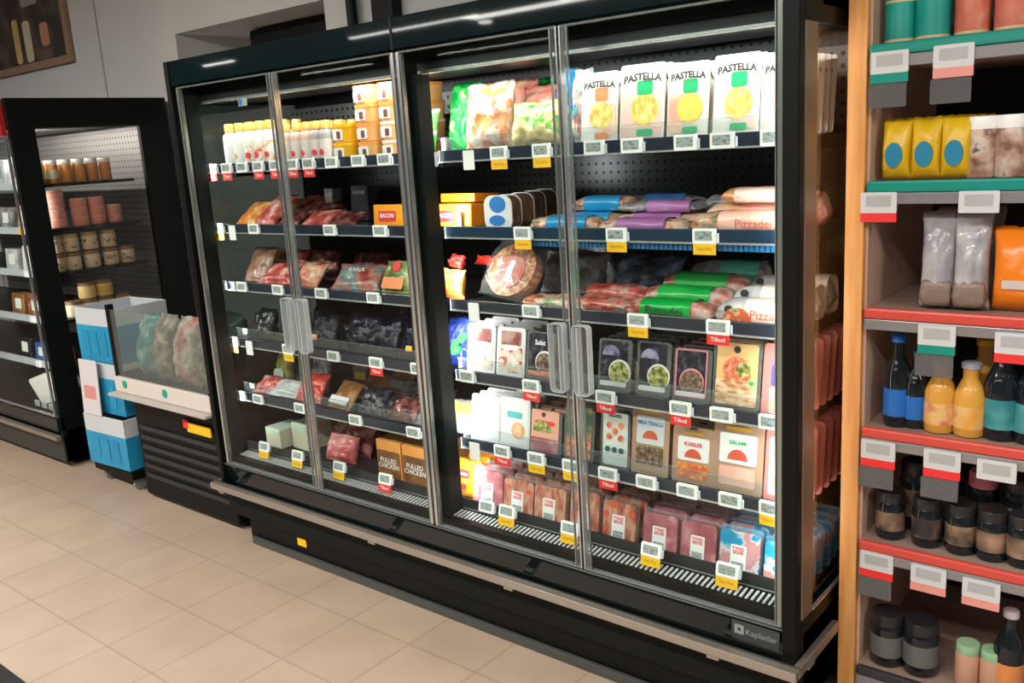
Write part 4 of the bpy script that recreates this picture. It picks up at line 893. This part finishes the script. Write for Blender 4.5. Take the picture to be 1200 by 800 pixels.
bacon(793, 612, 842, HAM, 'pink ham pack beside the blue-printed packs', 6)
BHAM = PR('blue_ham_film', [(.30, (.01, .20, .42)), (.46, (.02, .28, .5)), (.49, (.55, .6, .62)), (.53, (.50, .24, .25)), (.7, (.58, .36, .36))], 12, .2, bump=.3)
bacon(838, 622, 893, BHAM, 'blue-printed ham pack beside the plain pink ones', 5, clear('bluish_film', (.7, .85, .95), .3, 1.5, .1, (.3, .55, .7)))
bacon(890, 636, 948, BHAM, 'blue-printed ham pack beside the end glass', 6, clear('bluish_film'))
# small blue promotion clip under the canopy
x = at(288, 118, .11).x
t = thing('promo_clip', 'small grey clip with round blue badge hanging from the canopy edge', 'clip', (x, .085, 1.852))
obj('clip_plate', rplate(new(), .055, .03, .003, 0, .003, .012, 0), M('clip_grey', (.4, .42, .42), .5), t); obj('blue_badge', disc(new(), .013, -.0015, 0, -.002, 0), INKB, t)

# ================================================================== SMALLER FRIDGE ALONG THE WALL
LX = -1.70
f2 = thing('display_fridge', 'black wall chiller with a big side window behind the blue crates', 'fridge', (LX, .05, 0))
bm = new(); box(bm, -2.4, 0, .02, .90, .04, .22); box(bm, -2.4, -.03, .80, .90, .22, 2.02); box(bm, -2.4, -.03, .0, .80, 1.93, 2.02); obj('carcass', bm, BLACK, f2)
bm = new(); box(bm, -.03, 0, .0, .13, .04, 2.025); box(bm, -.03, 0, .72, .905, .04, 2.025); box(bm, -.03, 0, .13, .72, .04, .30); box(bm, -.03, 0, .13, .72, 1.87, 2.025)
e = obj('end_panel', bm, BLACK, f2)
obj('side_glass', box(new(), -.018, -.012, .13, .72, .30, 1.87), GLASS2, e)
obj('back_panel', box(new(), -2.4, -.03, .785, .80, .22, 1.93), perforated('perforated_white', (.30, .31, .31), .036, .17, .5, .35), f2)
obj('canopy', box(new(), -2.4, -.03, .02, .55, 1.865, 1.93), M('canopy_grey', (.25, .27, .27), .4, .3), f2)
obj('red_header', box(new(), -2.4, -.03, -.03, .0, 1.835, 1.99, .003), M('red_header_panel', (.35, .015, .012), .3), f2)
obj('header_band', box(new(), -2.4, -.03, -.031, .0, 1.99, 2.02), M('header_floral', (.12, .02, .015), .4), f2)
fp = obj('front_panel', box(new(), -2.4, -.0, -.025, .02, .22, .30, .004), BLACKG, f2)
obj('bumper', box(new(), -2.4, .04, -.06, -.03, .185, .21, .003), SILV, f2)
obj('apron', box(new(), -2.4, -.0, -.01, .03, .04, .18), M('olive_black_apron', (.03, .034, .03), .45), f2)
for i in range(3):
    x0, x1 = -.80*(i+1), -.80*i-.03
    d = obj('door', rframe(new(), x1-x0, 1.52, .004, .012, -.016, -.004, (x0+x1)/2, 1.06), CHROME if i == 0 else BLACK, f2)
    obj('door_glass', box(new(), x0+.012, x1-.012, -.012, -.008, .312, 1.808), GLASS, d)
LZ = [1.575, 1.33, 1.09, .825, .56]
for k, z in enumerate(LZ):
    s = obj('shelf', box(new(), -2.38, -.035, .09, .66, z-.018, z-.001), SHELF, f2)
    obj('price_rail', box(new(), -2.38, -.035, .075, .09, z-.022, z+.016), M('pale_rail', (.5, .54, .58), .35), s)
obj('deck', box(new(), -2.38, -.035, .03, .7, .28, .31), SHELF, f2)
area('wall_chiller_light', (LX-1.1, .20, 1.855), (R(25), 0, 0), 2.1, .05, 20, (1, .98, .95))
area('wall_chiller_light', (LX-.06, .12, 1.1), (0, R(90), R(-30)), 1.3, .03, 4.5, (1, .98, .95))
def jar(label, x, y, z, r, h, body, lid, band=None, group='jars behind the side window', name='food_jar', squat=False):
    t = thing(name, label, 'jar', (x, y, z), (0, 0, 0), group)
    obj('jar_body', lathe(new(), [(r*.9, .0005), (r, .006), (r, h*.74), (r*.9, h*.8)], n=18), body, t, 40)
    obj('jar_lid', lathe(new(), [(r*.93, h*.79), (r*.95, h*.81), (r*.95, h*.97), (r*.9, h)], n=18), lid, t, 40)
    if band: obj('jar_label', lathe(new(), [(r+.0006, h*.2), (r+.0006, h*.6)], n=18), band, t, 40)
    return t
JO = M('orange_jar', (.62, .3, .08), .25); JP = M('pink_tub', (.78, .38, .32), .35); JC = M('cream_jar', (.72, .66, .48), .35); JY = M('yellow_jar', (.8, .66, .28), .35)
JL = PR('jar_print', [(.42, (.72, .66, .48)), (.55, (.12, .1, .1)), (.6, (.7, .62, .45))], 20, .4, True)
XJ = LX-.10
for k in range(6):
    jar('white-lidded orange jar on top shelf behind the side window, %s from aisle' % NUM[k], XJ, .20+.075*k, LZ[0], .034, .125, JO, WHITE, None if k > 1 else M('green_white_label', (.6, .62, .45), .5))
    if k < 4: jar('orange jar in the second file of the top shelf, %s from the aisle' % NUM[k], XJ-.09, .20+.075*k, LZ[0], .034, .125, JO, WHITE)
tag(obj('promo_strip', box(new(), XJ-.22, XJ-.02, .17, .178, LZ[0]+.135, LZ[0]+.165), RED), 'red promotion strip above the orange jars behind the side window', 'sign')
tag(obj('price_tag', rplate(new(), .06, .04, .004, .11, .118, XJ, LZ[0]-.005), LCD), 'grey-blue price tag under the orange jars', 'price tag')
for c, (y, n, r) in enumerate(((.23, 1, .046), (.26, 4, .056), (.39, 3, .05), (.49, 3, .05), (.59, 2, .045))):
    if c == 0: continue
    for k in range(n): jar('pink tub %s from the bottom, %s stack from the aisle on the second shelf' % (NUM[k], NUM[c-1]), XJ, y, LZ[1]+.052*k, r*.92, .052, JP, M('pale_pink_lid', (.8, .5, .45), .35), None, 'pink tubs behind the side window', 'food_tub')
for c, y in enumerate((.22, .31, .42, .53, .63)):
    for k in range(2 if c != 4 else 1): jar('cream jar with dark print, %s of pair, %s from the aisle, third shelf' % (['lower', 'upper'][k], NUM[c]), XJ, y, LZ[2]+.105*k, .044, .098, JC, M('brown_lid', (.25, .16, .1), .4) if k == 0 else M('gold_lid', (.5, .38, .2), .4), JL)
for c, (y, n) in enumerate(((.27, 1), (.36, 2), (.46, 2), (.56, 1))):
    for k in range(n): jar('yellow cream jar, %s of its stack, %s stack from the aisle on the fourth shelf' % (['lowest', 'upper'][k], NUM[c]), XJ, y, LZ[3]+.095*k, .048, .092, JY if c > 1 or k else JC, M('brown_lid'), M('ochre_label', (.75, .5, .12), .5) if c > 1 else None)
# goods seen through its front glass
def lb2(): pass
FP = [(0, 0, 'white', M('white_pack', (.75, .74, .72), .4), .16, .15), (0, 1, 'pale grey', GF2, .15, .14), (1, 0, 'rosy', M('rosy_pack', (.75, .4, .32), .4), .10, .13), (1, 1, 'grey', GREYW, .15, .12), (2, 0, 'white and red', M('white_pack'), .13, .14), (2, 1, 'pale', GF2, .15, .12),
      (3, 0, 'sausage-brown', PR('sausages', [(.35, (.16, .04, .02)), (.55, (.4, .14, .08)), (.7, (.55, .28, .18))], 20, .25, bump=.3), .17, .12), (3, 1, 'dark brown', BRN, .16, .12), (4, 0, 'blue', M('blue_pack', (.02, .1, .3), .3), .15, .10), (4, 1, 'navy', NAVY, .16, .12)]
for si, k, ds, m, w, h in FP:
    x = LX-.30-.22*k-.02*si
    t = carton('%s pack on the wall chiller %s shelf, %s from its end panel' % (ds, RAILN[si], NUM[k]), x, .16, LZ[si], w, h, .08, m, [('rect', .05, .5, .5, .5, WCARD if si != 0 else LCD, 'printed_label')], 5, 0, 'food_pack', 'packs behind the front glass')
for k, z in enumerate(LZ): tag(obj('price_tag', rplate(new(), .055, .036, .003, .118, .1245, LX-.22-.03*k, z-.004), WHITE if k != 1 else YEL), '%s price tag on the %s shelf rail of the wall chiller' % ('white' if k != 1 else 'yellow', RAILN[k]), 'price tag', 'wall chiller tags')
jar('orange-topped tub lying low behind the front glass', LX-.17, .20, LZ[4], .06, .09, M('orange_pack', (.8, .35, .06), .4), INKR)
t = tb = thing('white_bin', 'tilted white plastic tray on the bottom deck of the wall chiller', 'tray', (LX-.24, .15, .312), (R(12), R(-16), R(15)))
obj('tray_body', rplate(new(), .26, .17, .02, 0, .12, 0, .09, 4, .85), M('white_pack'), t); settle(t, .311)
for k in range(3): tag(obj('price_tag', rplate(new(), .05, .035, .003, .07, .077, LX-.15-.09*k, .335), LCD), 'price tag on the bottom deck of the wall chiller, %s from the end panel' % NUM[k], 'price tag', 'wall chiller deck tags')

# ================================================================== LOW COOLER AND CRATES BETWEEN THE FRIDGES
bc = thing('low_cooler', 'low black promotion cooler with white front rail between the two fridges', 'cooler', (-.47, 0, 0))
bm = new(); box(bm, -.40, .40, .06, .85, .02, .55, .01); obj('cooler_base', bm, BLACK, bc)
bm = new()
for k in range(6): box(bm, -.36, .36, .052, .06, .12+.05*k, .145+.05*k, .004)
obj('louvres', bm, M('dark_louvres', (.015, .02, .02), .4), bc)
rl = obj('front_rail', box(new(), -.41, .41, -.01, .012, .575, .65, .004), M('cream_rail', (.62, .56, .52), .5), bc)
obj('rail_ledge', box(new(), -.42, .42, -.05, .0, .560, .574, .004), M('ledge_grey', (.45, .41, .38), .4), bc)
for x in (-.31, .05): obj('green_dot', disc(new(), .02, -.013, -.01, x, .62), M('dot_green', (.0, .32, .2), .5), rl)
obj('warning_sticker', box(new(), .10, .29, .045, .053, .43, .475), YEL, bc)
obj('red_warning', box(new(), .07, .11, .044, .052, .445, .485), RED, bc)
bm = new(); box(bm, -.41, -.39, .0, .85, .55, .66); box(bm, -.41, -.385, .0, .03, .66, 1.0); box(bm, .39, .41, .0, .85, .55, .66); box(bm, -.41, .41, .83, .85, .55, .7); obj('side_walls', bm, BLACK, bc)
obj('clear_front', box(new(), -.39, .39, .005, .011, .65, .98), clear('cloudy_plastic', (.9, .92, .9), .07, 1.45, .2, (.55, .62, .6)), bc)
obj('cooler_floor', box(new(), -.39, .39, .02, .83, .56, .60), SHELF, bc)
HERB = [PR('herb_tops', [(.35, (.08, .09, .06)), (.55, (.22, .2, .15)), (.68, (.4, .36, .3))], 22, .5, bump=.4), PR('red_white_goods', [(.35, (.35, .12, .1)), (.55, (.5, .42, .36)), (.7, (.25, .27, .2))], 14, .4, bump=.3), PR('teal_film', [(.4, (.06, .2, .2)), (.6, (.2, .35, .34)), (.75, (.5, .55, .53))], 12, .2, bump=.4)]
kk = 0
for i, (x, y, z, w, h, m, ds) in enumerate(((-.285, .07, .605, .15, .33, 2, 'teal film bag at the crate end of the front row'), (-.14, .07, .605, .155, .34, 0, 'brown-green bag second in the front row'), (.04, .07, .605, .16, .34, 1, 'red and white bag third in the front row'), (.23, .07, .605, .16, .33, 0, 'brown bag next to the tall fridge in the front row'),
      (-.26, .35, .605, .18, .3, 2, 'pale teal bag at the crate end of the rear row'), (-.05, .36, .605, .2, .3, 2, 'cloudy film bag in the middle of the rear row'), (.18, .36, .605, .22, .31, 1, 'red-flecked bag next to the tall fridge in the rear row'))):
    bag('salad_bag', ds + ' of the low cooler', 'bag', -.47+x, y, z, w, h, .14, HERB[m], 6, 5-3*i, 150+i, .022)
CBL = PR('crate_blue', [(.3, (.01, .22, .42)), (.7, (.02, .30, .52))], 4, .4); CWH = M('crate_pale', (.52, .56, .58), .45)
def crate(label, x, y, z, w, d, h, pale=.3):
    t = thing('blue_crate', label, 'crate', (x, y, z), (0, 0, R(3)), 'blue crates between the fridges')
    bm = new(); hb = h*(1-pale)
    box(bm, -w/2, w/2, 0, .012, 0, hb, .003); box(bm, -w/2, w/2, d-.012, d, 0, hb, .003); box(bm, -w/2, -w/2+.012, .012, d-.012, 0, hb, .003); box(bm, w/2-.012, w/2, .012, d-.012, 0, hb, .003); box(bm, -w/2+.012, w/2-.012, .012, d-.012, 0, .012)
    obj('crate_body', bm, CBL, t)
    bm = new(); box(bm, -w/2+.002, w/2-.002, .001, .011, hb, h, .002); box(bm, -w/2+.002, w/2-.002, d-.011, d-.001, hb, h, .002); box(bm, -w/2+.002, -w/2+.011, .012, d-.012, hb, h, .002); box(bm, w/2-.011, w/2-.002, .012, d-.012, hb, h, .002)
    obj('pale_rim', bm, CWH, t)
    bm = new()
    for k in range(3): box(bm, -w/2+.05+k*(w-.1)/3, -w/2+.02+(k+1)*(w-.1)/3+.01, -.004, .0, h*.12, hb*.85, .002)
    obj('crate_ribs', bm, CBL, t)
    return t
crate('open blue crate at the bottom of the stack between the fridges', -1.16, .03, .12, .38, .36, .27, .35)
crate('blue crate in the middle of the stack between the fridges', -1.17, .07, .395, .34, .32, .27, .3)
crate('topmost blue crate of the stack between the fridges', -1.175, .07, .67, .34, .32, .28, .32)
t = thing('crate_dolly', 'low black dolly under the blue crate stack', 'dolly', (-1.16, .04, 0))
obj('dolly_frame', box(new(), -.2, .2, .0, .36, .07, .119, .008), BLACK, t)
for sx in (-.15, .15):
    for y in (.06, .3):
        bm = lathe(new(), [(.032, -.012), (.032, .012)], n=16); bmesh.ops.rotate(bm, verts=bm.verts, cent=(0, 0, 0), matrix=Matrix.Rotation(R(90), 3, 'Y')); bmesh.ops.translate(bm, verts=bm.verts, vec=(sx, y, .033)); obj('caster', bm, M('grey_caster', (.2, .2, .2), .5), t)
t = thing('sign_card', 'white sign card with red print leaning against the crate stack', 'sign', (-1.24, .022, .392), (R(-3), 0, R(3)))
obj('card', rplate(new(), .17, .29, .008, 0, .004, 0, .146), M('grey_white_card', (.6, .58, .58), .5), t); obj('red_print', rplate(new(), .11, .07, .01, -.0012, 0, .0, .12), M('faded_red_print', (.6, .25, .24), .5), t)

# ================================================================== WOODEN-ENDED SHELVING
GX = 2.556
sh = thing('shelving_unit', 'grocery shelving with orange wooden end post and coloured shelf edges', 'shelf', (GX, .24, 0))
WD = PR('orange_pine', [(.3, (.62, .27, .07)), (.5, (.70, .33, .10)), (.7, (.78, .40, .14))], 6, .45, stretch=(8, 8, .7), detail=4)
obj('end_post', box(new(), 0, .046, 0, .64, 0, 2.3, .002), WD, sh)
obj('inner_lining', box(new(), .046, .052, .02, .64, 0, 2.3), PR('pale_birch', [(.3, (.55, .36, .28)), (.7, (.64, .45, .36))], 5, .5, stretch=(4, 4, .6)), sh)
obj('back_board', box(new(), .052, 1.25, .60, .64, 0, 2.3), M('dark_back_board', (.012, .012, .014), .6), sh)
TEAL = M('teal_shelf_edge', (.0, .26, .21), .35); REDE = M('red_shelf_edge', (.62, .07, .05), .35)
GZ = [1.785, 1.466, 1.152, .838, .522, .150]
for k, z in enumerate(GZ):
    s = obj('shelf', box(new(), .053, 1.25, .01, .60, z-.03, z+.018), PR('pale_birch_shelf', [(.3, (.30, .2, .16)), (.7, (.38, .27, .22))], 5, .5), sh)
    obj('shelf_edge', box(new(), .053, 1.25, -.008, .009, z-.006, z+.022, .006), TEAL if k < 2 else REDE if k < 5 else M('dark_shelf_edge', (.03, .03, .035), .4), s)
    obj('price_channel', box(new(), .053, 1.25, -.004, .009, z-.034, z-.007, .002), M('grey_channel', (.28, .28, .29), .3, .4), s)
obj('base_front', box(new(), .053, 1.25, .03, .05, 0, .14), BLACK, sh)
def g(u, v, y=.30): return at(u, v, y).x
def gtag(u, z, strip, pocket, lab, w=.085):
    x = at(u, rail_v2(z, u, .28), .28).x
    t = thing('price_tag', lab, 'price tag', (x, .2295, z))
    obj('tag_card', rplate(new(), w, .05, .003, 0, .006), M('tag_white', (.62, .64, .66), .45), t)
    obj('tag_screen', rplate(new(), w*.7, .026, .002, -.001, 0, 0, .004), M('tag_grey', (.42, .44, .45), .4), t)
    if strip: obj('promo_strip', rplate(new(), w, .022, .002, 0, .005, 0, -.036), strip, t)
    if pocket: obj('clear_pocket', rplate(new(), w*1.02, .055, .003, .001, .004, -.004, -.076), clear('smoky_pocket', (.6, .6, .6), .45, 1.45, .1, (.22, .22, .23)), t)
def rail_v2(z, u, y):
    v = 300.
    for _ in range(40): v += (at(u, v, y).z-z)*300
    return v
PKR = M('pink_red', (.75, .3, .26), .5)
for k, (u, z, strip, pk_, lab) in enumerate(((1050, GZ[0]-.022, TEAL, 1, 'price tag with green strip under the teal cartons'), (1124, GZ[0]-.022, PKR, 1, 'price tag with pink strip under the red cartons'), (1037, GZ[1]-.03, RED, 0, 'price tag with red strip under the yellow cups'), (1153, GZ[1]-.03, None, 0, 'plain price tag under the white-lidded jars'),
      (1104, GZ[2]-.035, TEAL, 1, 'price tag with green strip above the beer bottles'), (1195, GZ[2]-.04, RED, 0, 'price tag with red strip under the orange bag'), (1036, GZ[3]-.035, RED, 1, 'price tag with red strip under the blue-label bottles'), (1110, GZ[3]-.035, RED, 1, 'price tag with red strip under the orange-label bottles'), (1173, GZ[3]-.04, None, 0, 'plain price tag under the teal-label bottles'),
      (1034, GZ[4]-.03, RED, 1, 'price tag with red strip under the dark jars'), (1094, GZ[4]-.035, PKR, 0, 'price tag with pink strip in the middle of the fifth shelf edge'), (1155, GZ[4]-.04, PKR, 0, 'price tag with pink strip last along the fifth shelf edge'))):
    gtag(u, z, strip, pk_, lab)
# goods on the shelving
TC = PR('teal_carton_print', [(.35, (.0, .30, .25)), (.6, (.02, .38, .32)), (.74, (.3, .5, .4))], 8, .4)
RC = PR('red_carton_print', [(.35, (.55, .1, .06)), (.6, (.65, .2, .13)), (.74, (.7, .45, .3))], 16, .4)
for u, w, m, lab in ((1053, .072, TC, 'teal round carton next to the wooden post'), (1091, .078, TC, 'teal round carton second from the wooden post'), (1137, .075, RC, 'brick red carton next to the teal ones'), (1186, .08, RC, 'brick red carton second from the teal ones')):
    x = g(u, 30)
    t = thing('tea_carton', lab + ' on the top shelf', 'carton', (x, .30, GZ[0]+.0202))
    obj('carton_body', lathe(new(), [(w*.5, .0005), (w*.5, .21)], 0, .02, 0, 24), m, t, 40)
    obj('carton_lid', lathe(new(), [(w*.51, .21), (w*.51, .235)], 0, .02, 0, 24), m, t, 40)
    obj('printed_band', lathe(new(), [(w*.502, .006), (w*.502, .012)], 0, .02, 0, 24), M('gold_line', (.6, .5, .25), .4), t, 40)
    obj('printed_swirl', lathe(new(), [(w*.503, .095), (w*.503, .101)], 0, .02, 0, 24), M('gold_line'), t, 40)
YC = M('yellow_cup', (.72, .46, .01), .35); BO = M('blue_oval', (.01, .22, .38), .4)
for i, u in enumerate((1051, 1086, 1121)):
    x = g(u, 180)
    for r in range(3):
        t = thing('yellow_pack', 'yellow pouch with blue oval, %s from the wooden post, %s' % (NUM[i], ORD[r] + (' in its row' if r else ' of its row')), 'pouch', (x, .275+.10*r, GZ[1]+.0202), (0, 0, R(random.uniform(-4, 4))), 'yellow pouches')
        obj('pouch', pillow(new(), .076, .145, .06, 200+i, 14, 14, .03, .003, slump=.5), YC, t, 180)
        obj('blue_oval', disc(new(), .03, -.004, .004, .0, .06, 20, 0, 360, .68), BO, t)
JB = PR('spread_jar', [(.35, (.2, .1, .07)), (.5, (.5, .32, .25)), (.62, (.6, .52, .45)), (.7, (.1, .08, .1))], 24, .3)
for i, u in enumerate((1149, 1184)):
    x = g(u, 180)
    for r in range(2): jar('brown spread jar with white lid, %s beside the yellow pouches, %s' % (NUM[i], ORD[r]), x, .32+.105*r, GZ[1]+.0202, .037, .14, JB, WHITE, None, 'white-lidded jars')
GB = PR('grey_white_bag', [(.35, (.2, .2, .24)), (.55, (.4, .4, .42)), (.7, (.58, .56, .56))], 9, .2, bump=.3)
for i, u in enumerate((1101, 1140)):
    x = g(u, 310)
    for r in range(2):
        t = bag('coffee_bag', 'grey and white bag with brown base, %s from the wooden post, %s' % (NUM[i], ['front', 'rear'][r]), 'bag', x, .265+.135*r, GZ[2]+.0202, .085, .235, .075, GB, 4, 4, 210+i, .006)
        obj('brown_base', loaf(new(), .075, .07, .06, 3, wr=.001), M('brown_label', (.22, .16, .13), .4), t).location = (0, -.004, .005)
x = g(1195, 320)
t = thing('orange_bag', 'shiny orange bag with pale band beside the grey bags', 'bag', (x+.01, .27, GZ[2]+.0202))
obj('pouch', pillow(new(), .15, .20, .1, 220, 16, 16, .03, .004, slump=.4), M('shiny_orange', (.85, .22, .01), .25), t, 180)
obj('pale_band', rplate(new(), .12, .02, .005, -.006, .004, .02, .07), M('pale_grey_print', (.6, .52, .48), .4), t)
def beer(label, u, v, z, r, h, body, labm, cap, y=.30, neck=.35, group='bottles'):
    x = at(u, v, y).x
    t = thing('drink_bottle', label, 'bottle', (x, y, z), (0, 0, 0), group)
    obj('bottle_body', lathe(new(), [(r*.9, .0005), (r, .006), (r, h*.55), (r*.8, h*.66), (r*neck, h*.78), (r*neck, h*.94)], n=18), body, t, 50)
    obj('bottle_cap', lathe(new(), [(r*neck*1.25, h*.92), (r*neck*1.25, h*.985), (r*neck, h)], n=16), cap, t, 50)
    if labm:
        obj('bottle_label', lathe(new(), [(r+.0007, h*.12), (r+.0007, h*.42)], n=18), labm, t, 50)
    return t
DG = M('dark_bottle_glass', (.01, .014, .018), .1); BLC = M('blue_cap', (.01, .14, .5), .3)
beer('dark bottle with blue label and tall blue cap next to the wooden post', 1052, 445, GZ[3]+.0202, .033, .24, DG, BLC, BLC, neck=.42); beer('dark bottle with blue label second from the wooden post', 1074, 450, GZ[3]+.0202, .033, .20, DG, BLC, DG, .31)
OB = PR('orange_beer_label', [(.4, (.75, .35, .05)), (.6, (.78, .5, .2)), (.72, (.6, .2, .1))], 16, .4)
for i, u in enumerate((1102, 1137)): beer('amber bottle with orange label, %s beside the blue-label bottles' % NUM[i], u, 470, GZ[3]+.0202, .037, .185, M('amber_glass', (.7, .36, .06), .2), OB, M('grey_cap', (.4, .42, .5), .3), .30, .5)
beer('amber bottle standing behind the second orange-label bottle', 1153, 450, GZ[3]+.0202, .035, .22, M('amber_glass'), OB, YEL, .42, .5)
TL = PR('teal_label', [(.4, (.02, .22, .25)), (.6, (.1, .36, .38)), (.72, (.5, .5, .4))], 14, .4)
beer('dark bottle with teal label and white-blue cap beside the amber bottles', 1175, 450, GZ[3]+.0202, .04, .245, DG, TL, M('white_blue_cap', (.35, .55, .62), .3), .31, .42)
beer('dark bottle with teal label at the frame edge of the fourth shelf', 1212, 450, GZ[3]+.0202, .04, .235, DG, TL, RED, .31, .42)
DL = PR('dark_label', [(.4, (.03, .025, .03)), (.6, (.25, .16, .1)), (.72, (.4, .25, .18))], 16, .4)
for i, (u, y, lab) in enumerate(((1043, .305, 'dark jar of treacle next to the wooden post'), (1086, .305, 'dark jar second from the wooden post'), (1126, .305, 'dark jar with orange-brown label, third from the wooden post'), (1163, .305, 'dark jar with pink label, fourth from the wooden post'), (1200, .305, 'dark jar at the frame edge'), (1070, 0.40, 'dark jar in the rear row behind the second'), (1110, 0.40, 'dark jar in the rear row behind the third'), (1150, 0.40, 'dark jar in the rear row behind the fourth'), (1190, 0.40, 'dark jar in the rear row at the frame edge'))):
    x = at(u, 620, y).x
    jar(lab + ' on the fifth shelf', x, y, GZ[4]+.0202, .037, .13 if y < .34 else .19, DG, M('black_lid', (.02, .02, .022), .3) if i != 7 else M('pink_lid', (.7, .2, .3), .4), DL, 'dark jars on the fifth shelf')
for i, (u, y, lab) in enumerate(((1040, .305, 'squat black jar next to the wooden post'), (1080, .305, 'squat black jar second from the wooden post'))):
    x = at(u, 740, y).x
    jar(lab + ' on the bottom shelf', x, y, GZ[5]+.0202, .045, .15, DG, M('black_lid'), M('dim_label', (.12, .13, .12), .4), 'black jars on the bottom shelf')
for i, (u, y, lab) in enumerate(((1135, .305, 'small green-topped jar in the middle of the bottom shelf'), (1165, .305, 'small green-topped jar beside the tricolour bottle'))):
    jar(lab, at(u, 750, y).x, y, GZ[5]+.0202, .03, .12, M('peach_jar', (.55, .3, .2), .3), M('mint_lid', (.3, .5, .3), .4), None, 'green-topped jars')
beer('dark bottle with red white and blue cap on the bottom shelf', 1184, 740, GZ[5]+.0202, .036, .24, DG, M('orange_label', (.7, .25, .08), .4), M('tricolour_cap', (.6, .5, .55), .4), .31, .42)
tag(obj('floor_mat', box(new(), -.6, .8, -1.75, -1.06, .001, .012, .004), M('black_rubber', (.012, .012, .013), .7)), 'black rubber mat lying on the beige tiles', 'mat')

# ================================================================== render look
SC.view_settings.view_transform = 'Standard'; SC.view_settings.look = 'None'; SC.view_settings.gamma = 1; SC.view_settings.use_curve_mapping = False
SC.view_settings.exposure = 0.0
SC.cycles.transparent_max_bounces = 32
